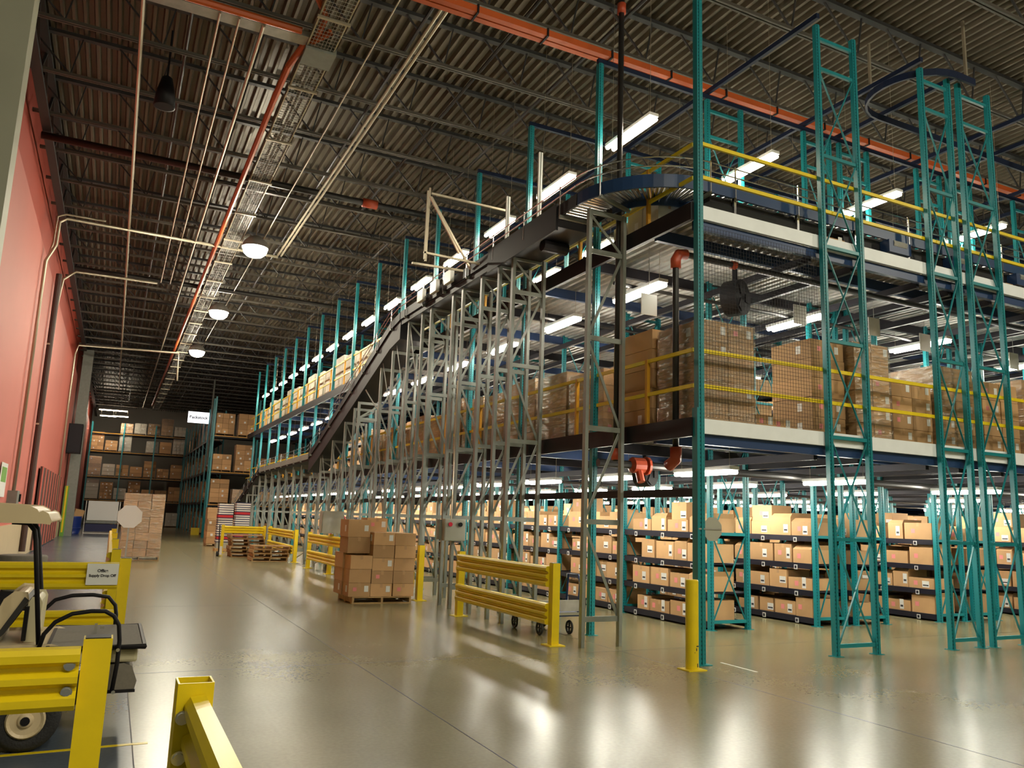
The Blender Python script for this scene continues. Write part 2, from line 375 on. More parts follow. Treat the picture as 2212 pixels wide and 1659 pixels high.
# wire cable tray with the orange duct
tr = thing('cable_tray', 'wire mesh cable tray running down the aisle under the roof', 'cable tray', (2.35, 0, 9.5))
t = MB()
for a in (-.2, .25): t.box(a-.012, a+.012, 3, 70, -.03, .07, 'conduit')
for i in range(9): t.box(-.2+i*.055, -.194+i*.055, 3, 70, -.028, -.022, 'galv')
link('side_wire', t, tr)
t = MB(); y = 3
while y < 70: t.box(-.2, .25, y, y+.008, -.034, -.028, 'galv'); y += .1 if y < 25 else .3
link('cross_wire', t, tr)['kind'] = 'stuff'
t = MB(); y = 4.6
while y < 66: t.box(-.24, .3, y, y+.05, -.07, -.03, 'conduit'); y += 2.4
link('hanger_bar', t, tr)
link('blue_cable', MB().tube([(.02, 13, .0), (.02, 68, .0)], .03, 'grey_paint'), tr)
t = MB().tube([(2.0, 13.6, 9.5), (1.98, 15, 9.5), (2.0, 68, 9.5)], .06, 'orange', 8); t.tube([(2.45, 12.4, 9.6), (2.12, 12.9, 9.55), (2.0, 13.6, 9.5)], .06, 'orange', 8)
simple('fibre_duct', t, 'thin orange duct hugging the side of the cable tray', 'duct')
simple('fibre_duct', MB().tube([(2.0, 4, 9.6), (2.0, 11.5, 9.6), (2.28, 12.0, 9.6), (2.28, 12.9, 9.6)], .055, 'orange', 8), 'short orange duct dropping toward the tray junction box', 'duct')
t = thing('cable_tray', 'solid cross tray from the red wall side to the junction box', 'cable tray', (0, 12.7, 9.55))
link('trough', MB().box(-2.4, 2.15, -.12, .16, -.04, .06, 'galv'), t); link('orange_tube', MB().tube([(-2.4, -.18, 0), (2.0, -.18, 0)], .06, 'orange', 8), t)
simple('junction_box', MB().box(2.13, 2.65, 12.75, 13.3, 9.42, 9.6, 'grey_paint'), 'grey junction box where the two cable trays meet', 'box')
# large red fibre duct across the hall
rdx = thing('fibre_duct', 'long twin red-orange duct crossing above the mezzanine', 'duct', (0, 10.6, 9.5))
link('tube', MB().box(2.9, 45, -.12, -.015, -.05, .06, 'orange'), rdx); link('tube', MB().box(2.9, 45, .015, .12, -.05, .06, 'orange'), rdx)
t = MB(); x = 4.3
while x < 40: t.box(x, x+.03, -.14, .14, -.07, .08, 'near_black'); x += 1.25
link('clamp', t, rdx)
# sprinkler pipes
for x, lb in ((4.05, 'slim black sprinkler pipe above the twin conduits'), (5.57, 'slim black sprinkler pipe over the conveyor side of the aisle'), (7.1, 'slim black sprinkler pipe above the mezzanine edge'), (.35, 'black sprinkler pipe toward the red wall')):
    simple('sprinkler_pipe', MB().tube([(x, 2, 10.3), (x, 75, 10.3)], .035, 'pipe_black'), lb, 'pipe')
mp = thing('sprinkler_main', 'thick black sprinkler main crossing the aisle with a red coupling', 'pipe', (0, 19.8, 9.8))
link('pipe', MB().tube([(-2.3, 0, 0), (9, 0, 0)], .085, 'pipe_black', 10), mp, smooth=True); link('coupling', MB().tube([(5.1, 0, 0), (5.5, 0, 0)], .12, 'orange_red', 10), mp, smooth=True)
simple('sprinkler_main', MB().tube([(-2.0, 30.2, 9.6), (12, 30.2, 9.6)], .085, 'pipe_black', 10), 'thick black main pipe crossing farther down the aisle', 'pipe')
# black bell-shaped fixture hanging near the wall
hb = thing('bell_lamp', 'unlit black bell-shaped hanging lamp near the red wall', 'lamp', tuple(atz(358, 200, 9.6)))
link('shade', MB().lathe([(.03, .35), (.1, .3), (.17, 0), (.2, -.3), (.17, -.3)], 'near_black'), hb, smooth=True); link('stem', MB().tube([(0, 0, .3), (0, 0, 1.32)], .02, 'near_black'), hb)

# ================================================================== LAMPS
def highbay(loc, label, group='round high-bay lamps over the aisle'):
    t = thing('highbay_lamp', label, 'ceiling lamp', loc, group)
    link('reflector', MB().lathe([(.37, -.06), (.36, .03), (.31, .13), (.18, .26), (.08, .3)], 'galv'), t, smooth=True)
    link('diffuser', MB().lathe([(.34, -.055), (.345, -.12), (.31, -.22), (.22, -.30), (.1, -.335), (.01, -.34)], 'highbay', n=16), t)
    link('stem', MB().tube([(0, 0, .28), (0, 0, 1.7)], .012, 'conduit'), t)
    return t
highbay((2.93, 23.2, 9.2), 'round high-bay lamp nearest the camera, beside the cable tray')
highbay((2.9, 31.8, 9.2), 'second round high-bay lamp down the aisle')
highbay((2.9, 40.6, 9.2), 'third and smallest round high-bay lamp down the aisle')
highbay((2.6, -2.5, 9.2), 'round high-bay lamp behind the viewpoint')
highbay((10.5, -1.0, 9.2), 'round high-bay lamp behind the viewpoint toward the racks')
highbay((18.0, 0.5, 9.2), 'round high-bay lamp far to the right of the viewpoint')
highbay((5.5, -5.0, 9.2), 'round high-bay lamp farthest behind the viewpoint')
# one strip light: housing, two tubes, two hangers
def strip_light(length, matn, hang):
    t = thing('strip_light', 'strip light', 'strip light', (0, 0, 0))
    link('housing', MB().box(-.085, .085, -length/2, length/2, .0, .05, 'white'), t)
    for s in (-.06, .06): link('lamp_tube', MB().tube([(s, -length/2+.03, -.03), (s, length/2-.03, -.03)], .034, matn, 6), t)
    link('hanger_wire', MB().tube([(0, -length/2+.1, .06), (0, -length/2+.1, hang)], .004, 'conduit', 4).tube([(0, length/2-.1, .06), (0, length/2-.1, hang)], .004, 'conduit', 4), t)
    return t
bpy.context.view_layer.update()
warm = strip_light(1.25, 'tube_warm', 3.16); bpy.context.view_layer.update(); KW = list(warm.children)
def dupk(root, kids, loc, **k):
    KIDS[root.name] = kids; return dup(root, loc, **k)
BAY = 2.45; Y0 = 10.35
first = True
for ix, x in enumerate((6.85, 9.35, 12.4, 15.5, 18.9, 22.4)):
    for i in range(15 if ix == 0 else 4):
        y = 9.95+BAY*i
        lb = '%s lit strip light in the %s row above the top walkway' % (O(i), O(ix))
        if first: warm.location = (x, y, 7.85); tag(warm, lb, None, 'strip lights above the upper deck'); first = False
        else: dupk(warm, KW, (x, y, 7.85), label=lb, group='strip lights above the upper deck')
cool = strip_light(1.25, 'tube_cool', .53); bpy.context.view_layer.update(); KC = list(cool.children)
first = True
for lev, z, xs, cnt in ((0, 2.42, (7.65, 10.3, 13.5, 16.8, 20.0, 23.2, 26.6), (15, 11, 10, 8, 7, 6, 5)), (1, 5.2, (7.0, 10.3, 13.5, 16.8, 20.0), (14, 6, 5, 4, 3))):
    for ix, x in enumerate(xs):
        for i in range(cnt[ix]):
            y = (9.15 if lev == 0 else 9.9)+BAY*i
            lb = '%s strip light of the %s aisle, under the %s deck' % (O(i), O(ix), ('lower', 'upper')[lev])
            g = 'strip lights under the %s deck' % ('lower', 'upper')[lev]
            if first: cool.location = (x, y, z); tag(cool, lb, None, g); first = False
            else: dupk(cool, KC, (x, y, z), label=lb, group=g)
for k, (px, py) in enumerate(((232, 885), (234, 898), (258, 887), (260, 899))):
    p = aty(px, py, 73.5); dupk(warm, KW, tuple(p), label='far bright strip light over the end racks, the %s one' % ('upper left', 'lower left', 'upper right', 'lower right')[k], group='far lights', rz=math.pi/2)

# ================================================================== RACK STRUCTURE
ROWS = [(8.72, 9.57), (11.05, 11.8), (12.0, 12.85), (14.25, 15.05), (15.25, 16.05), (17.5, 18.3), (18.5, 19.3), (20.75, 21.55), (21.75, 22.55), (24.0, 24.8)]
FRONT_Y = 7.87
def ybay(k): return Y0 + BAY*k
post_m = MB().box(-.04, .04, -.035, .035, 0, 9.15, 'teal_perf').box(-.012, .012, -.045, -.035, 0, 9.15, 'teal').box(-.012, .012, .035, .045, 0, 9.15, 'teal').box(-.07, .07, -.07, .07, 0, .008, 'teal').mesh('post')
STR_Z = [.13, 1.52, 2.91, 4.28, 5.67, 7.07, 8.46, 8.95]
def frame_parts(w):
    st = MB().box(-w/2+.04, w/2-.04, -.02, .02, -.025, .025, 'teal').mesh('strut')
    b1 = MB().bar((-w/2+.05, -.012, .03), (w/2-.05, -.012, 1.36), .025, .012, 'teal').mesh('brace')
    b2 = MB().bar((w/2-.05, .012, .03), (-w/2+.05, .012, 1.36), .025, .012, 'teal').mesh('brace')
    al = MB()
    for z in STR_Z: al.box(-w/2+.04, w/2-.04, -.02, .02, z-.025, z+.025, 'teal')
    for z in STR_Z[:6]:
        al.bar((-w/2+.05, -.012, z+.03), (w/2-.05, -.012, z+1.36), .025, .012, 'teal'); al.bar((w/2-.05, .012, z+.03), (-w/2+.05, .012, z+1.36), .025, .012, 'teal')
    return st, b1, b2, al.mesh('bracing')
FP = {}
def rack_frame(row, y, label, full):
    a, b = ROWS[row]; w = round(b-a-.08, 3); cx = (a+b)/2
    if w not in FP: FP[w] = frame_parts(w)
    st, b1, b2, al = FP[w]
    t = thing('rack_frame', label, 'rack frame', (cx, y, 0), 'teal upright frames')
    for s in (-1, 1): link('post', post_m, t, loc=(s*w/2, 0, 0))
    if full:
        for z in STR_Z: link('strut', st, t, loc=(0, 0, z))
        for z in STR_Z[:6]: link('brace', b1, t, loc=(0, 0, z)); link('brace', b2, t, loc=(0, 0, z))
    else: link('bracing', al, t)
NB = [14, 9, 6, 8, 5, 6, 4, 5, 4, 4]
for r in range(10):
    if r < 6: rack_frame(r, FRONT_Y, 'tall teal braced frame standing out in front, %s from the yellow bollard' % O(r), True)
    for k in range(NB[r]):
        rack_frame(r, ybay(k), 'teal braced frame at the %s bay end of the %s shelving row' % (O(k), O(r)), k == 0 and r < 5)
# single posts along the aisle edge
sp_m = MB().box(-.045, .045, -.045, .045, .008, 9.15, 'teal_perf').box(-.015, .015, -.055, -.045, .01, 9.15, 'teal').box(-.085, .085, -.085, .085, 0, .008, 'teal').mesh('support_post')
for k in range(15):
    tag(link('support_post', sp_m, loc=(6.5, ybay(k), 0)), 'teal post on the aisle edge of the mezzanine, %s beyond the corner' % O(k), 'post', 'aisle edge posts')
cp = thing('corner_post', 'tall teal corner post behind the yellow bollard', 'post', (6.5, FRONT_Y, 0))
link('upright', MB().box(-.045, .045, -.045, .045, .01, 9.9, 'teal_perf').box(-.015, .015, -.055, -.045, .01, 9.9, 'teal'), cp)
link('sleeve', MB().box(-.075, -.045, -.05, .05, .01, 3.1, 'teal'), cp); link('base_plate', MB().box(-.1, .1, -.1, .1, 0, .01, 'teal'), cp)
simple('tie_beam', MB().box(6.46, 6.54, FRONT_Y+.06, 44, 1.99, 2.09, 'dark_steel'), 'low dark beam tying the aisle edge posts at shoulder height', 'beam')
for k in range(14):
    simple('tie_beam', MB().box(6.45, 24.8, ybay(k)-.03, ybay(k)+.03, 9.16, 9.24, 'tie_blue'), 'dark blue overhead cross tie above the %s bay frames' % O(k), 'beam', 'overhead ties')
for r in range(10):
    simple('tie_beam', MB().box(ROWS[r][0]+.01, ROWS[r][0]+.07, FRONT_Y-.05, ybay(NB[r]-1), 9.25, 9.33, 'tie_blue'), 'dark blue overhead tie running back along the %s shelving row' % O(r), 'beam', 'overhead ties')
# curved blue track hung at the frame tops
pts = []
cen = atz(1985, 220, 9.1)
R0 = .78; bx0, by0 = 11.75, 8.45
for k in range(13):
    a = math.radians(90+180*k/12); pts.append((bx0+R0*math.cos(a), by0+R0*math.sin(a), 9.12))
pts = [(24, by0+R0, 9.12)] + pts + [(12.2, by0-R0, 9.12)]
trk = thing('curved_track', 'dark blue U-shaped overhead track near the frame tops', 'track')
link('rail', MB().sweep(pts, [(-.02, -.06), (.02, -.06), (.02, .06), (-.02, .06)], 'tie_blue'), trk)
for (x, y) in ((11.2, 8.9), (12.0, 7.68)): link('hanger', MB().box(x-.02, x+.02, y-.02, y+.02, 9.18, 10.2, 'conduit'), trk)

# ------------------------------------------------------------------ mezzanine decks
XR = 40.0; YB = 46.5
def mezz_deck(zt, name_lb):
    t = thing('mezzanine_deck', name_lb, 'mezzanine deck')
    m = MB(); x = 6.5; pts = []
    while x < XR: pts += [(x, zt-.10), (x+.06, zt-.10), (x+.08, zt-.05), (x+.13, zt-.05), (x+.15, zt-.10)]; x += .15
    n = len(pts); m.add([(a, 7.97, b) for a, b in pts]+[(a, YB, b) for a, b in pts], [(i, i+1, i+1+n, i+n) for i in range(n-1)], 'galv')
    m.box(6.47, XR, 7.97, YB, zt-.045, zt-.005, 'grey_paint'); link('deck_panel', m, t)
    m = MB(); x = 6.5; m.box(6.55, XR, 7.92, 7.965, zt-.19, zt, 'fascia_paint'); link('fascia', m, t)
    link('edge_beam', MB().box(6.40, 6.455, 7.9, YB, zt-.24, zt, 'near_black'), t)
    link('front_beam', MB().box(6.55, XR, 7.98, 8.06, zt-.32, zt-.19, 'dark_blue'), t)
    k = 0; y = 8.75
    while y < YB:
        link('cross_beam', MB().box(6.47, XR, y-.035, y+.035, zt-.27, zt-.105, 'dark_blue' if k % 2 == 0 else 'dark_steel'), t); y += .8166*2; k += 1
    for a, b in ROWS:
        for x in (a-.05, b-.03): link('long_beam', MB().box(x, x+.07, 8.07, YB, zt-.38, zt-.275, 'dark_steel'), t)
    return t
mezz_deck(2.98, 'lower mezzanine floor with a pale metal front edge, over the shelving')
mezz_deck(5.84, 'upper mezzanine floor with a pale metal front edge, under the roller conveyor')

def rail_pair(name_lb, a, b, z1, z2, posts, zb):
    t = thing('safety_rail', name_lb, 'railing')
    a = Vector(a); b = Vector(b)
    for z in (z1, z2): link('rail', MB().bar((a.x, a.y, z), (b.x, b.y, z), .035, .05, 'yellow'), t)
    for f in posts:
        p = a.lerp(b, f); link('post', MB().box(p.x-.025, p.x+.025, p.y-.025, p.y+.025, zb, z2+.03, 'yellow_dark'), t)
fx = lambda n: [i/(n-1) for i in range(n)]
rail_pair('yellow safety rails along the front edge of the lower deck', (6.56, 7.93), (XR, 7.93), 3.40, 3.86, [], 2.985)
rail_pair('yellow safety rails along the front edge of the upper deck', (6.56, 7.93), (XR, 7.93), 6.24, 6.72, [], 5.845)
rail_pair('yellow safety rails along the aisle edge of the lower deck', (6.52, 8.0), (6.52, YB), 3.41, 3.88, [(9.0+1.9*i-8)/(YB-8) for i in range(20)], 2.985)
rail_pair('yellow safety rails along the aisle edge of the upper deck', (6.52, 8.0), (6.52, YB), 6.24, 6.72, [(9.0+1.9*i-8)/(YB-8) for i in range(20)], 5.845)
# fine black safety net on the front of the lower storey
m = MB(); x = 6.6
while x < 8.66: m.box(x, x+.0028, 7.905, 7.908, 3.0, 5.55, 'near_black'); x += .05
z = 3.0
while z < 5.55: m.box(6.6, 8.66, 7.905, 7.908, z, z+.0028, 'near_black'); z += .05
tag(link('safety_net', m), 'fine black safety net stretched over the first front bay', 'net', kind='stuff')

# ------------------------------------------------------------------ shelving and cartons
LV = [.12, .58, 1.04, 1.52]
def shelf_mesh(w):
    m = MB(); h = BAY-.09
    m.box(-w/2, w/2, 0, h, -.02, 0, 'rack_black'); m.box(-w/2-.012, -w/2+.02, 0, h, -.085, .012, 'rack_black'); m.box(w/2-.02, w/2+.012, 0, h, -.085, .012, 'rack_black')
    for y in (.35, 1.15, 1.95):
        m.box(-w/2-.02, -w/2-.013, y, y+.075, -.10, -.02, 'label_white'); m.box(-w/2-.022, -w/2-.02, y+.015, y+.06, -.085, -.035, 'rack_black')
    return m.mesh('shelf')
SM = {}
def carton(w, d, h, mk, stickers=0, flaps=0, dark=False):
    # w along y, d along x, front face toward -x, origin at front bottom corner centre
    c = 'cardboard'; m = MB(); T = .006
    if flaps == 0:
        m.box(0, d, -w/2, w/2, 0, h, c); m.box(-.0012, d+.001, -.028, .028, h-.07, h+.0012, 'tape')
        m.box(.02, d-.02, -.028, .028, h, h+.0015, 'tape')
    else:
        m.box(0, T, -w/2, w/2, 0, h, c); m.box(d-T, d, -w/2, w/2, 0, h, c); m.box(T, d-T, -w/2, -w/2+T, 0, h, c); m.box(T, d-T, w/2-T, w/2, 0, h, c); m.box(T, d-T, -w/2+T, w/2-T, 0, T, c)
        if flaps == 2:
            m.bar((.0, 0, h), (-.07, 0, h+.05), w-.01, .004, c, up=(0, 0, 1)) if False else m.add([(0, -w/2, h), (0, w/2, h), (.09, w/2-.01, h+.07), (.09, -w/2+.01, h+.07)], [(0, 1, 2, 3)], c)
            m.add([(0, -w/2, h), (d, -w/2, h), (d-.02, -w/2-.03, h+.08), (.02, -w/2-.03, h+.08)], [(0, 1, 2, 3)], c)
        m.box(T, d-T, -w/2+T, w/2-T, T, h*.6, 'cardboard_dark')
    return m.mesh('carton')
def lab_mesh(w, h):
    return MB().box(-.003, -.001, -w/2, w/2, 0, h, 'label_white').box(-.0036, -.003, -w/2+.015, w/2-.015, h*.22, h*.42, 'ink').mesh('shipping_label')
LAB = [lab_mesh(.11, .15), lab_mesh(.09, .19), lab_mesh(.15, .12)]
STK = MB().box(-.003, -.001, -.042, .042, -.042, .042, 'label_pink').mesh('pink_sticker')
CP = []
for i in range(14):
    w = random.choice((.34, .38, .42, .46, .5, .55, .6)); h = random.choice((.2, .24, .27, .3, .32)); f = random.choice((0, 0, 1, 2, 2))
    CP.append((w, h, f, carton(w, .56, h, None, flaps=f)))
CT = []   # short top-up cartons
for i in range(5):
    w = random.choice((.4, .46, .52)); h = random.choice((.22, .26, .3)); CT.append((w, h, 0, carton(w, .5, h, None)))
LEVN = ['bottom', 'second', 'third', 'top']
NCART = 0
def put_carton(x, y, z, proto, label, parts=True, rz=0):
    global NCART
    w, h, f, me = proto
    t = link('carton', me, loc=(x, y, z)); t.rotation_euler = (0, 0, rz); tag(t, label, 'carton', 'shelved cartons'); NCART += 1
    if parts:
        q = random.random()
        if q < .8:
            s = link('shipping_label', random.choice(LAB), t, loc=(0, random.uniform(-w*.32, -w*.15)*1.0, random.uniform(.02, max(.03, h-.2))))
        if q > .25: link('pink_sticker', STK, t, loc=(0, random.uniform(0, w*.3), h*.5))
rest = MB()
def rest_carton(x0, y, z, w, d, h, face=-1):
    rest.box(x0, x0+d, y-w/2, y+w/2, z, z+h, 'cardboard_isl')
    fx_ = x0-.004 if face < 0 else x0+d+.002
    if random.random() < .75: yy = y+random.uniform(-w*.3, 0); rest.box(fx_, fx_+.002, yy-.045, yy+.045, z+.05, z+.16, 'label_white')
    if random.random() < .5: yy = y+random.uniform(0, w*.3); rest.box(fx_, fx_+.002, yy-.035, yy+.035, z+h*.4, z+h*.4+.07, 'label_pink')
IND = {0: 5, 1: 2, 2: 1, 3: 3, 4: 1, 5: 1}    # bays whose cartons are separate things
for r in range(10):
    a, b = ROWS[r]; w = b-a
    if w not in SM: SM[w] = shelf_mesh(w-.06)
    for k in range(NB[r]):
        y = ybay(k)+.045
        t = thing('shelf_unit', 'black four-level shelf unit, %s bay of the %s shelving row' % (O(k), O(r)), 'shelving', ((a+b)/2, y, 0), 'shelf units')
        for z in LV: link('shelf', SM[w], t, loc=(0, 0, z))
        for li, z in enumerate(LV):
            yy = .05; j = 0
            while True:
                hmax = .34 if li < 3 else .6
                if k < IND.get(r, 0):
                    p = random.choice(CP); cw = p[0]
                    if yy+cw > BAY-.12: break
                    if p[1] > .33: p = CP[0]
                    xx = a+.035+random.uniform(0, .04)
                    feat = {0: 'closed', 1: 'open-topped', 2: 'open-flapped'}[p[2]]
                    lb = '%s carton, %s from near end, %s shelf, %s bay, %s shelving row' % (feat, O(j), LEVN[li], O(k), O(r))
                    put_carton(xx, y+yy+cw/2, z+.013, p, lb, parts=(k < 4))
                    if li == 3 and random.random() < .6 and p[2] == 0:
                        q = random.choice(CT)
                        if q[0] < cw+.1: put_carton(xx+.03, y+yy+cw/2, z+.013+p[1]+.002, q, 'closed carton stacked atop another, %s from near end, top shelf, %s bay, %s row' % (O(j), O(k), O(r)))
                else:
                    cw = random.uniform(.3, .58)
                    if yy+cw > BAY-.12: break
                    ch = random.uniform(.2, .32); rest_carton(a+.04, y+yy+cw/2, z+.013, cw, .6, ch)
                    if li == 3 and random.random() < .6: rest_carton(a+.06, y+yy+cw/2, z+.013+ch, cw*.95, .5, random.uniform(.2, .3))
                yy += cw+random.uniform(.01, .06); j += 1
# shelving on the storey above: shelves and their cartons seen between the pallet loads
for r in range(5):
    a, b = ROWS[r]
    for k in range(1, 7 if r else 12):
        y = ybay(k)+.045
        t = thing('shelf_unit', 'upper-storey shelf unit, %s bay of the %s row over the lower deck' % (O(k), O(r)), 'shelving', ((a+b)/2, y, 2.98), 'upper shelf units')
        for z in LV: link('shelf', SM[b-a], t, loc=(0, 0, z))
        for z in LV:
            yy = .05
            while yy < 1.9:
                cw = random.uniform(.3, .55); rest_carton(a+.04, y+yy+cw/2, 2.98+z+.013, cw, .6, random.uniform(.2, .32)); yy += cw+.04
tag(link('shelved_cartons', rest), 'remaining tan cartons filling the deeper and upper shelving', 'cartons', kind='stuff')
print('CARTONS', NCART)

# ================================================================== ROLLER CONVEYOR
ZC = 6.30; CXL, CYF, RC = 5.965, 8.515, 1.035; CC = (7.0, 9.55)
def chan(w=.03, h=.19): return [(-w/2, -h/2), (w/2, -h/2), (w/2, h/2), (-w/2, h/2)]
curve = [(CC[0]-RC*math.cos(math.radians(a)), CC[1]-RC*math.sin(math.radians(a)), ZC) for a in range(0, 91, 6)]
def off(pts, d):
    out = []
    for i, p in enumerate(pts):
        a = Vector(pts[max(i-1, 0)]); b = Vector(pts[min(i+1, len(pts)-1)]); h = (b-a); h.z = 0; h.normalize(); out.append((p[0]+h.y*d, p[1]-h.x*d, p[2]))
    return out
def conveyor(lb, pts, rollers, rods=True, belt=False, legs=None, colour='conveyor_blue', pan=0):
    t = thing('conveyor', lb, 'conveyor')
    for d in (-.315, .315): link('side_rail', MB().sweep(off(pts, d), chan(), colour), t)
    if rods:
        for hz in (.2, .33): link('guide_rod', MB().tube([(p[0], p[1], p[2]+hz) for p in off(pts, .36)], .01, 'silver', 6), t)
    L_ = 0; seg = []
    for i in range(len(pts)-1):
        a, b = Vector(pts[i]), Vector(pts[i+1]); seg.append((L_, a, b, (b-a).length)); L_ += (b-a).length
    def at(s):
        for (l0, a, b, l) in seg:
            if s <= l0+l: return a.lerp(b, (s-l0)/l), (b-a).normalized()
        return seg[-1][2], (seg[-1][2]-seg[-1][1]).normalized()
    if rollers:
        s = .05
        while s < L_:
            p, d = at(s); sd = Vector((d.y, -d.x, 0)).normalized()
            link('roller', MB().tube([p+sd*-.295, p+sd*.295], .024, 'silver', 8), t); s += rollers
    if belt:
        link('belt', MB().sweep(pts, [(-.29, .01), (.29, .01), (.29, .05), (-.29, .05)], 'near_black'), t)
    if pan: link('under_pan', MB().sweep(pts, [(-.3, -pan), (.3, -pan), (.3, -.03), (-.3, -.03)], 'fan_black'), t)
    s = .4
    while s < L_:
        p, d = at(s); sd = Vector((d.y, -d.x, 0)).normalized()
        link('cross_bar', MB().bar(p+sd*-.36+Vector((0, 0, -.12)), p+sd*.36+Vector((0, 0, -.12)), .04, .05, 'grey_paint'), t)
        if rods: link('rod_bracket', MB().bar(p+sd*.36+Vector((0, 0, -.12)), p+sd*.36+Vector((0, 0, .36)), .018, .018, 'silver'), t)
        if legs is not None:
            for q in (-.33, .33): link('leg', MB().box(-.02, .02, -.02, .02, legs, ZC-.1, 'silver').box(-.05, .05, -.05, .05, legs, legs+.01, 'silver'), t, loc=(p.x+sd.x*q, p.y+sd.y*q, 0))
        s += 1.2 if rods else 2.4
    return t, at
conveyor('blue curved roller conveyor turning the corner of the upper deck', curve, .065)
st1 = [(CXL, 17.6, ZC), (CXL, 13.4, ZC), (CXL, 9.56, ZC)]
c1, _ = conveyor('straight roller conveyor on grey towers, leading into the blue curve', st1, .095, colour='near_black')
link('under_pan', MB().box(5.67, 6.26, 10.15, 17.6, 6.08, 6.2, 'fan_black'), c1)
link('drive_cover', MB().box(5.60, 5.64, 10.1, 12.6, 6.0, 6.42, 'near_black'), c1)
link('drive_motor', MB().tube([(5.75, 10.8, 6.0), (6.2, 10.8, 6.0)], .1, 'dark_steel', 10), c1)
for y in (14.2, 15.0, 15.8): link('sensor_box', MB().box(5.52, 5.60, y, y+.35, 6.25, 6.5, 'white'), c1)
c2, _ = conveyor('roller conveyor running across the front of the upper deck', [(7.0, CYF, ZC), (12, CYF, ZC), (24, CYF, ZC)], .19, legs=5.845)
link('under_pan', MB().box(7.0, 9.6, 8.23, 8.80, 6.1, 6.19, 'fan_black').box(9.6, 24, 8.23, 8.80, 5.98, 6.19, 'fan_black'), c2)
for x in (10.4, 11.9, 13.6, 15.2): link('drive_motor', MB().box(x, x+.5, 8.05, 8.22, 5.95, 6.15, 'dark_blue').tube([(x+.1, 8.1, 6.1), (x+.4, 8.1, 6.1)], .07, 'galv', 10), c2)
for x in (9.7, 10.6, 11.6, 12.5, 13.5): link('sensor_box', MB().box(x, x+.4, 8.86, 8.95, 6.35, 6.55, 'white'), c2)
inc = [(CXL, 17.65, ZC), (CXL, 18.4, ZC-.12), (CXL, 25.4, 3.85), (CXL, 26.6, 3.5)]
conveyor('steep black belt conveyor descending between the two deck levels', inc[::-1], 0, belt=True, pan=.55, colour='near_black')
low = [(CXL, 26.65, 3.48), (CXL, 36.5, 3.42)]
conveyor('low straight conveyor beyond the steep black incline', low[::-1], 0, belt=True, pan=.15, colour='grey_paint')
conveyor('last belt conveyor dropping away toward the far racks', [(CXL, 45.5, 1.35), (CXL, 38, 3.1), (CXL, 36.6, 3.4)], 0, belt=True, pan=.2, colour='near_black')
def zpath(y):
    if y < 17.65: return ZC
    if y < 25.4: return ZC-.12-(y-18.4)/7*(ZC-.12-3.85) if y > 18.4 else ZC-.1
    if y < 36.6: return 3.45
    return 3.4-(y-36.6)/8.9*2.05
# grey braced towers
def tower(y, lb, zt, yn=None):
    t = thing('conveyor_tower', lb, 'support tower', (0, y, 0), 'conveyor towers')
    for x in (5.74, 6.33):
        link('leg', MB().box(-.034, .034, -.024, .024, 0, zt, 'grey_paint').box(-.034, -.022, -.05, -.024, 0, zt, 'grey_paint'), t, loc=(x, 0, 0))
    z = .36; k = 0; zs = []
    while z < zt-.15: zs.append(z); z += 1.28
    zs.append(zt-.03)
    for i, z in enumerate(zs):
        link('strut', MB().box(5.77, 6.30, -.015, .015, z-.035, z+.035, 'grey_paint'), t)
        if i+1 < len(zs):
            a, b = (5.76, 6.31) if i % 2 else (6.31, 5.76)
            if yn and y > 16 and zs[i+1]-z > 1: link('long_brace', MB().bar((5.735, .05, z), (5.735, yn-y-.05, min(zs[i+1]+.6, zt-.1)) if i % 2 else (5.735, yn-y-.05, max(.1, z-.9)), .035, .012, 'grey_paint', up=(1, 0, 0)), t)
            link('brace', MB().bar((a, .02, z+.03), (b, .02, zs[i+1]-.03), .04, .012, 'grey_paint', up=(0, 1, 0)), t)
TY = [9.35, 11.8, 12.35, 13.1, 14.0, 14.5, 15.75, 16.3, 17.2, 18.3, 19.2, 21.1, 21.5, 22.4, 23.7, 25.1, 26.5, 27.9, 29.3, 30.7, 32.2, 33.7, 35.2, 36.7, 38.3, 40.0, 41.8, 43.6]
for i, y in enumerate(TY):
    tower(y, 'grey braced conveyor tower, %s one back along the aisle' % O(i), max(.9, zpath(y)-(.62 if 17.6 < y < 26.6 else .2)), TY[i+1] if 1 <= i < len(TY)-1 else None)
# silver strut goalpost above the conveyor
gp = thing('strut_frame', 'silver channel frame with diagonal braces rising above the conveyor', 'frame')
def P2(px, py): v = aty(px, py, 12.9); return v
for nm, a, b in (('upright', (925, 412), (917, 560)), ('upright', (950, 385), (940, 548)), ('diagonal', (930, 425), (992, 548)), ('diagonal', (953, 405), (1040, 566)), ('crossbar', (932, 418), (1092, 455)), ('crossbar', (915, 545), (1036, 570)), ('crossbar', (890, 568), (1000, 585))):
    A, B = P2(*a), P2(*b)
    if a[0] in (950, 953): A.y += .5; B.y += .5
    link(nm, MB().bar(A, B, .035, .035, 'conduit'), gp)
for (px, y0, y1, Y), lb in zip(((1168, 330, 468, 11.2), (1098, 425, 505, 12.4)), ('taller white channel post standing on the conveyor side', 'shorter white channel post standing on the conveyor side')):
    a, b = aty(px, y0, Y), aty(px, y1, Y); simple('channel_post', MB().box(a.x-.035, a.x+.035, Y-.02, Y+.02, b.z-.3, a.z, 'white').box(a.x-.01, a.x+.01, Y-.026, Y-.02, b.z-.3, a.z, 'grey_paint'), lb, 'post')

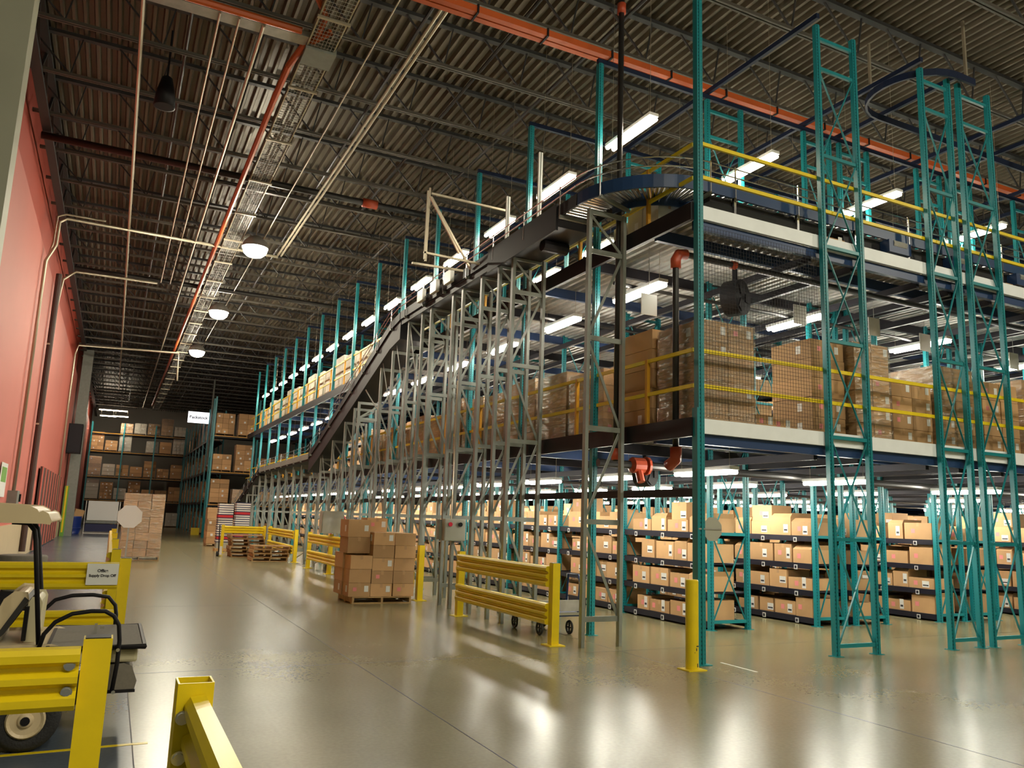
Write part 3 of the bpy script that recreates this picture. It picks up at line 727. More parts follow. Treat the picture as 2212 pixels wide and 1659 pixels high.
# ================================================================== PIPES AND SMALL FITTINGS
sp_ = thing('standpipe', 'thick black standpipe rising from under the deck to the roof', 'pipe', (6.345, 9.5, 0))
link('pipe', MB().tube([(0, 0, 2.5), (0, 0, 10.2)], .045, 'pipe_black', 10), sp_, smooth=True)
for z in (2.6, 9.6): link('coupling', MB().tube([(0, 0, z-.08), (0, 0, z+.08)], .07, 'orange_red', 10), sp_, smooth=True)
rp = thing('riser_pipe', 'shorter black riser pipe with orange elbows between the decks', 'pipe', (6.66, 8.55, 0))
link('pipe', MB().tube([(0, 0, 2.5), (0, 0, 5.25), (.03, 0, 5.33), (.12, 0, 5.38), (14, 0, 5.38)], .045, 'pipe_black', 10), rp, smooth=True)
link('elbow', MB().tube([(0, 0, 5.15), (0, 0, 5.27), (.05, 0, 5.36), (.18, 0, 5.38)], .075, 'orange_red', 10), rp, smooth=True)
link('elbow', MB().tube([(0, 0, 2.66), (0, 0, 2.5), (.0, .15, 2.42)], .08, 'orange_red', 10), rp, smooth=True)
link('coupling', MB().tube([(1.0, 0, 5.38), (1.08, 0, 5.38)], .06, 'orange_red', 10), rp)
simple('sprinkler_main', MB().tube([(6.3, 9.9, 2.5), (22, 9.9, 2.5)], .06, 'pipe_black', 10), 'black sprinkler main under the front of the lower deck', 'pipe')
for i, (z, yy, lb) in enumerate(((5.3, 10.0, 'under the upper deck'), (5.28, 12.4, 'farther back under the upper deck'), (2.45, 14.5, 'behind the main under the lower deck'), (2.45, 17.0, 'deepest under the lower deck'))):
    simple('sprinkler_pipe', MB().tube([(6.6, yy, z), (24, yy, z)], .03, 'pipe_black', 8), 'thin dark sprinkler pipe %s' % lb, 'pipe')
vv = thing('fire_valve', 'red valve body under the lower deck corner', 'valve', (7.0, 9.9, 2.5))
link('body', MB().lathe([(.06, -.14), (.12, -.1), (.12, .1), (.06, .14)], 'orange_red', n=12, axis='x'), vv); link('flange', MB().lathe([(.14, .14), (.14, .18)], 'orange_red', n=12, axis='x'), vv); link('outlet', MB().tube([(0, 0, 0), (.0, -.1, -.25)], .06, 'orange_red'), vv)
def fan(loc, r, lb, rz=0.4, stand=0):
    t = thing('fan', lb, 'fan', loc, rz=rz)
    link('shroud', MB().lathe([(r*.92, -.12), (r, -.12), (r, .12), (r*.92, .12), (r*.92, -.12)][1:4], 'fan_black', n=24, axis='y').lathe([(r*.3, -.1), (r*.3, .1)], 'fan_black', n=12, axis='y'), t)
    b = MB()
    for k in range(3): link('blade', MB().bar((r*.25*math.cos(k*2.09), -.13, r*.25*math.sin(k*2.09)), (r*.85*math.cos(k*2.09), -.13, r*.85*math.sin(k*2.09)), .12, .02, 'near_black', up=(0, 1, 0)), t)
    link('bracket', MB().box(-.03, .03, -.03, .03, *((r*.6, r+.25) if not stand else (-stand, -r*.6)), 'dark_steel'), t)
fan((8.04, 8.9, 5.02), .27, 'black round fan hanging above the wrapped corner stack')
fan((7.5, 10.4, 2.42), .2, 'black round fan hanging under the lower deck corner')
fan((7.62, 9.6, 6.85), .2, 'round fan standing above the conveyor curve', -.3, 1.0)
for i, (px, py) in enumerate(((1402, 658), (1728, 680), (1888, 706), (1998, 740), (2190, 780))):
    v = aty(px, py, 9.4); z0 = min(v.z, 5.25)
    t = thing('hanging_placard', 'plain white placard under the upper deck, %s from the corner post' % O(i), 'placard', (v.x, 9.4, z0), 'placards under the deck')
    link('panel', MB().box(-.14, .14, -.008, .008, -.16, .16, 'white_sign'), t); link('chain', MB().tube([(0, 0, .16), (0, 0, 5.76-z0)], .006, 'galv', 4), t)

# ================================================================== GUARD RAILS AND BOLLARD
RP = [(0, -.15), (.045, -.145), (.06, -.12), (.06, -.085), (.02, -.06), (.02, -.04), (.06, -.015), (.06, .015), (.02, .04), (.02, .06), (.06, .085), (.06, .12), (.045, .145), (0, .15)]
def y0_near(a, b): return abs(a[1]-3.87) < .01
def rail_mesh(a, b, z, flip=False, hs=.93):
    m = MB(); sgn = -1 if flip else 1
    if y0_near(a, b): hs = .83
    pr = [(sgn*u, v*hs) for u, v in RP]
    if flip: pr = pr[::-1]
    return m.sweep([(a[0], a[1], z), (b[0], b[1], z)], pr, 'yellow')
def gpost(h=1.07, open_top=False):
    m = MB()
    if open_top:
        for (x0, x1, y0, y1) in ((-.055, .055, -.055, -.049), (-.055, .055, .049, .055), (-.055, -.049, -.049, .049), (.049, .055, -.049, .049)): m.box(x0, x1, y0, y1, .01, h, 'yellow')
        m.box(-.049, .049, -.049, .049, .01, h-.25, 'yellow_dark')
    else:
        m.box(-.055, .055, -.055, .055, .01, h, 'yellow').box(-.048, .048, -.048, .048, h, h+.004, 'near_black')
    m.box(-.12, .12, -.12, .12, 0, .012, 'yellow'); return m
def guard(lb, posts, rails, open_top=False, bolts=(), group=None):
    t = thing('guard_rail', lb, 'guard rail', (0, 0, 0), group)
    for (x, y) in posts: link('post', gpost(open_top=open_top), t, loc=(x, y, 0))
    for (a, b, z, f) in rails: link('rail', rail_mesh(a, b, z, f), t)
    for p, ax in bolts:
        link('bolt', MB().lathe([(.016, -.012), (.016, .012)], 'silver', c=p, n=10, axis=ax).lathe([(.022, -.004), (.022, .002)], 'silver', c=p, n=12, axis=ax), t)
    return t
guard('near yellow guard rail in front of the golf cart', [(.01, 3.93), (-2.5, 3.93)], [((-2.45, 3.87), (-.05, 3.87), .92, False), ((-2.45, 3.87), (-.05, 3.87), .42, False)],
      bolts=[((-.085, 3.835, .975), 'y'), ((-.085, 3.835, .87), 'y'), ((-.085, 3.835, .47), 'y'), ((-.085, 3.835, .37), 'y')])
guard('nearest open-topped yellow post and rail at the bottom edge', [(.305, 2.9), (.305, -.6)], [((.335, 2.84), (.335, -.55), .895, False), ((.335, 2.84), (.335, -.55), .40, False)], open_top=True,
      bolts=[((.27, 2.83, .97), 'y'), ((.27, 2.83, .85), 'y'), ((.27, 2.83, .72), 'y')])
g2 = guard('yellow guard rail behind the golf cart carrying a paper notice', [(.2, 9.78), (-2.2, 9.78)], [((-2.2, 9.72), (.14, 9.72), .89, False), ((-2.2, 9.72), (.14, 9.72), .40, False)])
guard('long yellow guard rail running away to the octagonal sign', [(.12, 11.8), (.12, 15.5), (.12, 19), (.12, 22.5)], [((.07, 22.4), (.07, 11.85), .89, False), ((.07, 22.4), (.07, 11.85), .40, False)])
guard('yellow guard rail in front of the wheeled cart and grey towers', [(5.45, 9.6), (5.45, 12.85)], [((5.40, 12.8), (5.40, 9.65), .89, False), ((5.40, 12.8), (5.40, 9.65), .40, False)])
guard('yellow guard rail behind the pallet of brown cartons', [(5.62, 15.3), (5.55, 18.6), (5.5, 22.2), (5.45, 24.6)], [((5.42, 24.5), (5.54, 15.4), .89, False), ((5.42, 24.5), (5.54, 15.4), .40, False)])
guard('short yellow guard rail beside the stacked empty pallets', [(5.62, 27.4), (5.7, 32.8)], [((5.64, 32.7), (5.56, 27.5), .89, False), ((5.64, 32.7), (5.56, 27.5), .40, False)])
guard('farthest yellow guard rail behind the stacked empty pallets', [(3.95, 33.0), (5.5, 33.0)], [((4.0, 32.95), (5.45, 32.95), .89, False)])
# notice on the second rail
nt = thing('paper_notice', 'white laminated paper notice on the yellow guard rail', 'sign', (-.01, 9.645, .91))
link('sheet', MB().box(-.15, .15, -.004, .0, -.11, .11, 'white_sign'), nt)
def text(s, size, mt, parent, loc, rot=(math.pi/2, 0, 0), ext=.001, name='lettering'):
    c = bpy.data.curves.new(name, 'FONT'); c.body = s; c.size = size; c.align_x = 'CENTER'; c.align_y = 'CENTER'; c.extrude = ext; c.offset = size*.035
    c.materials.append(MATS[mt]); o = bpy.data.objects.new(name, c); me = bpy.data.meshes.new_from_object(o); bpy.data.objects.remove(o)
    o = bpy.data.objects.new(name, me); COL.objects.link(o); o.parent = parent; o.location = loc; o.rotation_euler = rot; return o
text('Office', .042, 'ink', nt, (0, -.006, .035)); text('Supply Drop Off', .038, 'ink', nt, (0, -.006, -.015))
bo = thing('bollard', 'scuffed yellow steel bollard guarding the teal corner post', 'bollard', (6.17, 7.62, 0))
link('pillar', MB().lathe([(.075, .012), (.075, 1.0), (.066, 1.012), (.01, 1.015)], 'yellow', n=28), bo, smooth=False); link('base_plate', MB().box(-.13, .13, -.11, .11, 0, .012, 'yellow'), bo)
link('scuff', MB().cbox((.018, -.0755, .27), .03, .002, .012, 'ink').cbox((.005, -.0755, .235), .012, .002, .03, 'ink').cbox((.02, -.0755, .06), .01, .002, .04, 'ink').cbox((-.02, -.0755, .2), .012, .002, .006, 'ink'), bo)
# octagonal sign on the corner post
def octagon(r, d, m): return MB().prism([(r*math.cos(math.radians(22.5+45*k)), r*math.sin(math.radians(22.5+45*k))) for k in range(8)], -d/2, d/2, m, 'xz')
oc = thing('octagonal_sign', 'small octagonal sign seen from its grey back on the corner post', 'sign', (6.66, 7.83, 1.6))
link('plate', octagon(.155, .006, 'box_grey'), oc); link('strap', MB().box(-.22, .14, -.012, -.004, -.008, .008, 'galv'), oc)
oc = thing('octagonal_sign', 'white octagonal sign on a thin pole before the tall wrapped load', 'sign', (.48, 24.6, 0))
link('plate', octagon(.33, .01, 'white_sign'), oc, loc=(0, -.03, 1.36)); link('pole', MB().box(-.02, .02, -.02, .02, 0, 1.66, 'galv'), oc); link('base_plate', MB().box(-.15, .15, -.15, .15, 0, .02, 'near_black'), oc)

# ================================================================== PALLETS AND LOADS
def pallet_mb(w=1.15, d=1.0, m='wood', z0=0):
    b = MB(); n = 6
    for i in range(n): y = i*(d-.1)/(n-1); b.box(0, w, y, y+.1, z0+.105, z0+.125, m)
    for x in (0, w/2-.02, w-.04): b.box(x, x+.04, 0, d, z0+.02, z0+.105, m)
    for y in (0, d/2-.05, d-.1): b.box(0, w, y, y+.1, z0, z0+.02, m)
    return b
PAL = pallet_mb().mesh('wooden_pallet'); PALO = pallet_mb(m='wood_old').mesh('wooden_pallet')
CM = {}
def cmesh(w, d, h, m='cardboard'):
    lab = random.choice((0, 0, 0, 1, 2, 3)) if m != 'plain' else 0
    if m == 'plain': m = 'cardboard'
    k = (round(w, 2), round(d, 2), round(h, 2), m, lab)
    if k not in CM:
        b = MB(); b.box(0, w, 0, d, 0, h, m); b.box(w/2-.025, w/2+.025, -.0015, d+.001, h-.001, h+.0015, 'tape').box(w/2-.025, w/2+.025, -.0015, 0, h-.07, h, 'tape')
        if lab & 1: b.box(w*.72, w*.72+.08, -.003, -.001, h*.35, h*.35+.11, 'label_white').box(-.003, -.001, d*.25, d*.25+.09, h*.3, h*.3+.12, 'label_white')
        if lab & 2: b.box(w*.2, w*.2+.07, -.003, -.001, h*.4, h*.4+.07, 'label_pink')
        CM[k] = b.mesh('carton')
    return CM[k]
def load(lb, x, y, z, w=.95, d=.95, layers=5, lh=.27, nx=2, ny=1, wrap=True, pallet=True, m='cardboard', group=None, simple_=False, jit=.012):
    t = thing('pallet_load', lb, 'pallet load', (x, y, z), group); zz = 0
    if pallet:
        o = link('wooden_pallet', PAL if not simple_ else PALO, t); o.scale = (w/1.15, d/1.0, 1); zz = .128
    if simple_:
        b = MB()
        for l in range(layers):
            for i in range(nx):
                j = random.uniform(-.03, .03)*(1 if l == layers-1 else .4); b.box(i*w/nx+.005+j*.3, (i+1)*w/nx-.005, .02+abs(j), d-.02, zz+l*lh, zz+(l+1)*lh-.008, 'cardboard_isl' if m == 'cardboard' else m)
                if random.random() < .5: q = i*w/nx+random.uniform(.05, w/nx*.6); b.box(q, q+.1, .0, .02+abs(j), zz+l*lh+.06, zz+l*lh+.17, 'label_white')
        link('cartons', b, t)['kind'] = 'stuff'
    else:
        for l in range(layers):
            for i in range(nx):
                for j in range(ny):
                    o = link('carton', cmesh(w/nx-.012, d/ny-.012, lh-.006, m), t, loc=(i*w/nx+random.uniform(0, jit), j*d/ny+random.uniform(0, jit), zz+l*lh))
    if wrap:
        b = MB(); h = zz+layers*lh+.005; e = .012
        for (p, q) in (((-e, -e), (w+e, -e)), ((w+e, -e), (w+e, d+e)), ((w+e, d+e), (-e, d+e)), ((-e, d+e), (-e, -e))):
            b.add([(p[0], p[1], .02), (q[0], q[1], .02), (q[0], q[1], h), (p[0], p[1], h)], [(0, 1, 2, 3)], 'wrap')
        link('stretch_wrap', b, t)
    return t
# storey between the decks, front edge and aisle edge
load('shrink-wrapped tan load at the corner of the lower deck, behind the corner post', 6.76, 8.12, 2.985, .9, .95, 5, .275, wrap=True, pallet=False)
load('second load back along the aisle edge on the lower deck', 6.74, 9.2, 2.985, .95, 1.0, 5, .29, pallet=False, wrap=False)
hts = [(4, .27), (4, .3), (5, .25), (4, .29), (4, .3), (5, .26), (4, .26), (4, .29), (3, .3), (4, .27), (4, .25), (5, .24)]
for i, (n_, h_) in enumerate(hts):
    load('%s wrapped load back along the lower deck aisle rail' % O(i+2), 6.76, 10.5+1.16*i, 2.985, .95, 1.05, n_, h_, pallet=False, group='loads on the lower deck aisle edge')
load('unwrapped brown load just right of the low carton pile, lower deck front', 8.98, 8.35, 2.985, .68, .8, 5, .29, wrap=False, pallet=False, nx=1)
load('wrapped brown load behind the second teal frame on the lower deck', 9.7, 8.2, 2.985, .75, .95, 6, .245, pallet=False)
load('shorter load to the right of the wrapped load on the lower deck', 10.62, 8.3, 2.985, .92, .9, 4, .25, pallet=False, wrap=False)
load('wrapped tall load between the paired teal frames on the lower deck', 11.65, 8.3, 2.985, .95, .9, 5, .27, pallet=False)
load('load at the far right behind the lower deck rails', 12.75, 8.25, 2.985, .95, .9, 4, .3, pallet=False, wrap=False)
load('last load visible at the right on the lower deck', 13.85, 8.25, 2.985, 1.0, .95, 5, .27, pallet=False)
for i, (x, y, w, h, zz) in enumerate(((7.78, 8.7, .4, .26, 0), (8.2, 8.8, .38, .26, 0), (7.8, 8.7, .42, .24, .262), (7.82, 9.4, .4, .3, 0), (7.85, 8.3, .3, .2, 0), (8.2, 8.35, .34, .17, 0))):
    o = link('carton', cmesh(w, .35, h), loc=(x, y, 2.99+zz)); tag(o, '%s loose carton of the low pile beside the corner load' % O(i), 'carton', 'low pile on the lower deck')
# cartons on the upper deck corner
for i, (x, y, z, w, d, h) in enumerate(((6.66, 8.95, 0, .4, .38, .42), (6.66, 9.36, 0, .4, .36, .5), (6.66, 9.75, 0, .4, .36, .36), (6.66, 8.95, .425, .38, .36, .24), (6.7, 9.38, .505, .36, .33, .2), (7.1, 9.3, 0, .4, .4, .35))):
    o = link('carton', cmesh(w, d, h, 'carton_white'), loc=(x, y, 5.85+z)); tag(o, '%s pale carton under the curved conveyor on the upper deck' % O(i), 'carton', 'cartons at the upper deck corner')
for i in range(9):
    x = 10.2+i*.0; 
for i in range(14):
    load('%s pale load back along the upper deck aisle rail' % O(i), 6.75, 24.2+1.5*i, 5.845, 1.0, 1.3, 4, .27+.03*((i*7) % 3), pallet=False, m='carton_white', simple_=True, wrap=False, group='pale loads on the upper deck')
for i, x in enumerate((9.0, 11.9, 13.4, 14.8)):
    o = link('carton', cmesh(.5, .35, .11), loc=(x, 8.12, 5.85)); tag(o, 'flat tan carton on the upper deck edge, %s from the left' % O(i), 'carton')

# pallet of brown cartons on the aisle floor
tag(link('wooden_pallet', PAL, loc=(4.15, 14.85, 0)), 'wooden pallet under the free-standing stack of brown cartons', 'pallet')
n = 0
def fc(x, y, z, w, d, h, lb, label=False):
    global n
    o = link('carton', cmesh(w-.008, d-.008, h-.004, 'cardboard'), loc=(x+random.uniform(-.008, .008), y+random.uniform(-.012, .012), z)); tag(o, lb, 'carton', 'cartons on the aisle pallet'); n += 1
for r_ in range(5):
    z = .128+.236*r_
    fc(4.93, 14.88, z, .42, .5, .236, 'brown carton on the aisle pallet, %s tier, right front column' % ORD[r_])
    fc(4.50, 14.86, z, .42, .5, .236, 'brown carton on the aisle pallet, %s tier, middle front column' % ORD[r_])
    fc(4.93, 15.4, z, .42, .48, .236, 'brown carton on the aisle pallet, %s tier, right rear column' % ORD[r_])
    fc(4.5, 15.4, z, .42, .48, .236, 'brown carton on the aisle pallet, %s tier, middle rear column' % ORD[r_])
for r_, h in enumerate((.25, .25, .28, .30, .33)):
    z = .128+sum((.25, .25, .28, .30, .33)[:r_]); fc(4.05, 15.3 if r_ < 3 else 15.05, z, .44, .6, h, 'larger brown carton in the left column of the aisle pallet, %s tier' % ORD[r_])
for r_ in range(3): fc(4.08, 14.86, .128+.25*r_, .42, .43, .25 if r_ else .25, 'brown carton at the left front of the aisle pallet, %s tier' % ORD[r_])
fc(4.5, 15.4, .128+.236*5, .42, .42, .27, 'topmost brown carton standing behind the middle column')
# tall wrapped load beyond the octagonal sign
load('very tall shrink-wrapped load on the floor behind the white octagonal sign', .34, 27.6, 0, 1.15, 1.1, 8, .24, nx=3, wrap=True, m='plain', jit=.03)
# empty pallets
for i in range(4): o = link('wooden_pallet', PAL if i < 3 else PALO, loc=(4.3+.03*(i % 2), 27.7-.04*i, .128*i)); tag(o, 'empty wooden pallet in the front stack by the rail, %s from the floor' % ORD[i], 'pallet', 'front empty pallets')
for i in range(6): o = link('wooden_pallet', PALO, loc=(3.95-.03*(i % 3), 30.1+.05*(i % 2), .128*i)); tag(o, 'weathered empty pallet in the rear stack, %s from the floor' % ORD[i], 'pallet', 'rear empty pallets')
# striped stacks
def striped(lb, x, y, n_, cols):
    t = thing('blanket_stack', lb, 'stack', (x, y, 0))
    link('wooden_pallet', MB().box(0, .62, 0, .62, 0, .12, 'wood'), t); link('base_carton', MB().box(.04, .58, .04, .58, .12, .35, 'box_grey'), t)
    for k in range(n_):
        c = 'navy' if k % 2 == 0 else ('red' if k in cols else 'cloth_white'); h = .035 if c == 'navy' else (.10 if c == 'red' else .055)
        link('folded_blanket', MB().box(.03+random.uniform(-.01, .01), .59, .03, .6, 0, h-.003, c), t, loc=(0, 0, striped.z)); striped.z += h
striped.z = .355; striped('left white, navy and red striped stack beyond the pallets', 3.85, 34.2, 32, (3, 21))
striped.z = .355; striped('right white, navy and red striped stack beyond the pallets', 4.62, 35.0, 33, (5, 9, 23))
pj = thing('pallet_jack', 'small pallet truck with a black wheel beside the rear pallet stack', 'pallet truck', (3.55, 30.6, 0))
link('wheel', MB().lathe([(.09, -.04), (.09, .04)], 'rubber', n=16, axis='x', c=(0, 0, .09)), pj); link('fork', MB().box(.05, .13, -.1, .9, .06, .12, 'white').box(.05, .13, -.14, -.06, .06, .35, 'white'), pj); link('handle', MB().tube([(0.02, -.1, .15), (-.05, -.4, 1.1)], .018, 'near_black'), pj)
for i, (x, y, w, n_) in enumerate(((3.95, 38.6, .8, 4), (4.35, 43, 1.0, 6), (4.95, 48.2, .9, 6))):
    load('%s brown load standing past the striped stacks' % O(i), x, y, 0, w, 1.0, n_, .27, simple_=True, wrap=False)

# ================================================================== GOLF CART
gc = thing('golf_cart', 'cream golf cart with a black rear rack behind the near guard rail', 'golf cart', (0, 0, 0))
def wheel(x, y, nm='wheel'):
    s = 1 if y < 7.2 else -1
    w = link(nm, MB().lathe([(.10, -.085), (.17, -.09), (.2, -.075), (.205, -.03), (.205, .03), (.2, .075), (.17, .09), (.10, .085)], 'rubber', n=36, axis='y'), gc, loc=(x, y, .205), smooth=True)
    link('hub_cap', MB().lathe([(.118, 0), (.118, -.035), (.108, -.05), (.09, -.038), (.05, -.036), (.04, -.055), (.03, -.06)], 'cream', n=28, axis='y', c=(0, -.06*s, 0)), w, smooth=False)
    link('hub_nut', MB().lathe([(.03, -.1), (.028, -.125)], 'near_black', n=14, axis='y', c=(0, 0, 0)), w)
for x in (-.36, -2.0):
    wheel(x, 6.48); wheel(x, 7.72)
b = MB(); b.prism([(-2.45, .42), (-2.3, .62), (-1.75, .66), (-1.7, .34), (-1.05, .32), (-.95, .62), (-.28, .62), (-.1, .56), (-.12, .42), (-.15, .36), (-.2, .46), (-.37, .5), (-.55, .46), (-.62, .3), (-1.75, .26), (-1.82, .44), (-2.0, .5), (-2.2, .44), (-2.25, .32)], 6.72, 7.66, 'cream')
link('body', b, gc, bev=.02)
link('chassis', MB().box(-2.3, .1, 6.8, 7.6, .2, .3, 'near_black'), gc)
r = link('roof', MB().prism([(-2.35, 1.49), (-2.35, 1.57), (-1.9, 1.60), (-.8, 1.61), (-.52, 1.60), (-.47, 1.575), (-.455, 1.55), (-.43, 1.565), (-.40, 1.55), (-.375, 1.50), (-.38, 1.485), (-.42, 1.49)], 6.56, 7.86, 'cream'), gc, bev=.012)
for y in (6.72, 7.7):
    link('roof_post', MB().tube([(-.62, y, 1.485), (-.52, y, 1.48), (-.475, y, 1.43), (-.46, y, 1.36), (-.36, y, .64)] if y < 7 else [(-.62, y, 1.485), (-.56, y, 1.47), (-.525, y, 1.42), (-.51, y, 1.36), (-.44, y, .92), (-.42, y, .64)], .016, 'near_black', 8), gc, smooth=True)
    link('roof_post', MB().tube([(-1.9, y, 1.485), (-2.05, y, 1.2), (-2.15, y, .62)], .016, 'near_black', 8), gc, smooth=True)
link('seat', MB().box(-1.05, -.62, 6.8, 7.62, .6, .7, 'cream_plastic'), gc, bev=.03)
sb = link('seat_back', MB().prism([(-.69, .68), (-.64, .68), (-.48, .93), (-.49, .97), (-.55, .975), (-.60, .93)], 6.85, 7.55, 'cream'), gc, bev=.02)
link('back_shell', MB().prism([(-.63, .66), (-.59, .70), (-.46, .93), (-.49, .955), (-.62, .72)], 6.84, 7.56, 'seat_black'), sb)
rs = link('rear_seat_back', MB().prism([(-.455, .64), (-.40, .64), (-.395, .90), (-.41, .93), (-.44, .93), (-.455, .90)], 6.95, 7.55, 'cream_plastic'), gc, bev=.015)
link('pad_frame', MB().box(-.485, -.457, 6.9, 7.0, .64, .88, 'near_black'), rs)
dk = link('cargo_deck', MB().box(-.3, .31, 6.70, 7.82, .60, .625, 'mat_grey'), gc)
link('deck_frame', MB().tube([(-.3, 6.68, .61), (.325, 6.68, .61), (.325, 7.84, .61), (-.3, 7.84, .61)], .022, 'near_black', 6, closed=True), dk)
link('latch', MB().box(-.02, .0, 7.3, 7.32, .625, .7, 'silver').box(.02, .05, 7.3, 7.32, .66, .68, 'silver'), dk)
link('rear_panel', MB().box(-.2, .29, 6.74, 7.78, .49, .585, 'cream_plastic'), gc, bev=.02)
ft = link('foot_step', MB().prism([(-.05, .30), (.28, .31), (.29, .36), (.25, .46), (.2, .48), (-.05, .46)], 6.72, 7.7, 'mat_grey'), gc, bev=.01)
link('step_edge', MB().box(-.06, .295, 6.70, 7.72, .285, .305, 'near_black'), ft)
link('side_hoop', MB().tube([(-.35, 6.64, .63), (-.33, 6.64, .72), (-.27, 6.64, .80), (-.17, 6.64, .855), (-.05, 6.64, .872), (.04, 6.64, .87), (.10, 6.64, .835), (.14, 6.64, .77), (.155, 6.64, .66), (.155, 6.64, .5), (.14, 6.64, .3)], .015, 'near_black', 8), gc, smooth=True)
link('side_hoop', MB().tube([(-.44, 7.86, .63), (-.42, 7.86, .74), (-.34, 7.86, .83), (-.22, 7.86, .865), (-.06, 7.86, .87), (.06, 7.86, .85), (.12, 7.86, .78), (.135, 7.86, .7), (.135, 7.86, .3)], .016, 'near_black', 8), gc, smooth=True)
for z in (.6, .31): link('bolt', MB().lathe([(.013, -.01), (.01, .01)], 'silver', n=10, axis='y', c=(.15, 6.615, z)), gc)

# second vehicle and tub beyond the notice rail
v = aty(55, 1190, 13.2)
ub = thing('utility_tub', 'dark rounded tub with a pale rim behind the notice rail', 'tub', (v.x, 13.0, 0))
link('shell', MB().lathe([(.2, .45), (.27, .55), (.3, .9), (.28, .92), (.2, .92)], 'mat_grey', n=24), ub, smooth=True); link('rim', MB().tube([(.3*math.cos(a*.3), .3*math.sin(a*.3), .72) for a in range(11, 21)], .012, 'silver', 6), ub)
link('stand', MB().box(-.22, .22, -.2, .2, 0, .45, 'dark_steel'), ub)
struct('baseboard_left', MB().box(-2.4, -2.34, 14, 48, 0, 1.05, 'cream'))
pl = aty(140, 1092, 50)
simple('reflective_post', MB().box(-2.3, -2.1, 48.2, 48.3, 0, 2.6, 'green').box(-2.24, -2.16, 48.18, 48.2, .2, 2.6, 'yellow'), 'yellow-green protector strip on the column by the blue bin', 'post guard')

bn = thing('round_bin', 'round blue plastic bin by the far column', 'bin', (-1.88, 52, 0))
link('barrel', MB().lathe([(.36, .01), (.42, .2), (.44, .95), (.46, 1.0), (.41, 1.0), (.38, .3)], 'blue_plastic', n=24), bn, smooth=True); link('rib', MB().lathe([(.44, .3), (.46, .32), (.46, .36), (.44, .38)], 'blue_plastic', n=24), bn)
o = link('carton', MB().cbox((0, 0, .25), .14, .1, .6, 'carton_white'), loc=(-2.0, 52, .72)); o.rotation_euler = (0, .3, 0); tag(o, 'pale cardboard roll sticking out of the blue bin', 'roll')
o = link('carton', MB().cbox((0, 0, .1), .5, .4, .42, 'cardboard'), loc=(-1.68, 52.1, 1.08)); o.rotation_euler = (.1, .2, .3); tag(o, 'crumpled brown carton in the blue bin', 'carton')
wb = thing('wheeled_board', 'white board on a wheeled silver frame with a navy lower panel', 'board', (-.45, 53, 0))
link('panel', MB().box(-.78, .82, -.03, .0, .78, 1.9, 'white'), wb, bev=.02); link('ledge', MB().box(-.82, .84, -.1, .02, .62, .76, 'grey_paint'), wb); link('lower_panel', MB().box(-.82, .84, -.02, .02, .14, .58, 'navy'), wb)
for x in (-.88, .9): link('leg', MB().box(x-.02, x+.02, -.03, .03, .03, 1.9, 'silver'), wb)
link('foot_bar', MB().box(-.9, .92, -.12, .12, .02, .07, 'silver'), wb)

# ================================================================== CONTROL BOXES, WHEELED CARTS
eb = thing('control_box', 'beige control box with red and dark buttons on the grey tower', 'control box', (aty(957, 1168, 13.85).x, 13.95, aty(957, 1168, 13.85).z))
link('case', MB().box(0, .42, -.14, 0, 0, .40, 'box_grey'), eb, bev=.008); link('door', MB().box(.015, .405, -.15, -.14, .015, .385, 'box_grey'), eb)
link('red_button', MB().lathe([(.04, -.02), (.035, .02)], 'red_button', n=14, axis='y', c=(.1, -.17, .3)), eb); link('dark_knob', MB().lathe([(.04, -.02), (.035, .02)], 'near_black', n=14, axis='y', c=(.3, -.17, .3)), eb)
link('conduit', MB().tube([(.15, -.07, .4), (.15, -.07, 3.0)], .014, 'conduit', 6), eb); link('back_plate', MB().box(-.05, .45, 0, .1, .02, .38, 'grey_paint'), eb)
v = aty(716, 1128, 22.0)
eb = thing('control_box', 'pale grey-green cabinet behind the brown carton pallet', 'control box', (v.x, 22.05, v.z))
link('case', MB().box(-.3, .3, -.2, .1, -.3, .3, 'box_grey'), eb); link('door', MB().box(-.28, .28, -.21, -.2, -.28, .28, 'box_grey'), eb)
def truck(lb, x, y):
    t = thing('platform_truck', lb, 'cart', (x, y, 0))
    link('platform', MB().box(-.35, .35, 0, 1.1, .27, .32, 'blue_cart').box(-.36, .36, -.02, 0, .29, .33, 'silver'), t)
    link('side_panel', MB().box(-.33, .33, .02, .04, .34, .5, 'galv'), t)
    link('handle', MB().tube([(.33, .05, .3), (.36, .05, .75), (.36, .1, .85), (.36, .4, .85), (.36, .45, .3)], .018, 'blue_cart', 8), t, smooth=True)
    for (a, b_) in ((-.25, .15), (.25, .15), (-.25, .95), (.25, .95)):
        w = link('wheel', MB().tube([(0, .0+.085*math.cos(q*math.pi/8), .1+.085*math.sin(q*math.pi/8)) for q in range(16)], .018, 'rubber', 8, closed=True), t, loc=(a, b_, 0))
        link('spokes', MB().bar((0, -.08, .1), (0, .08, .1), .02, .02, 'near_black').bar((0, 0, .02), (0, 0, .18), .02, .02, 'near_black', up=(1, 0, 0)), w)
truck('blue-edged platform truck with spoked wheels behind the front guard rail', 5.98, 10.35)
truck('second platform truck behind the rail by the brown carton pallet', 6.0, 19.9)
ht = thing('hand_truck', 'red hand truck standing at the grey towers', 'hand truck', (5.25, 24.2+.9, 0))
ht.location = (5.9, 26.2-3.2, 0)
link('frame', MB().tube([(-.2, 0, .1), (-.2, .1, 1.5), (-.15, .12, 1.6), (.15, .12, 1.6), (.2, .1, 1.5), (.2, 0, .1)], .018, 'red', 6), ht)
for z in (.4, .8, 1.2): link('rung', MB().bar((-.2, .04, z), (.2, .04, z), .02, .03, 'red'), ht)
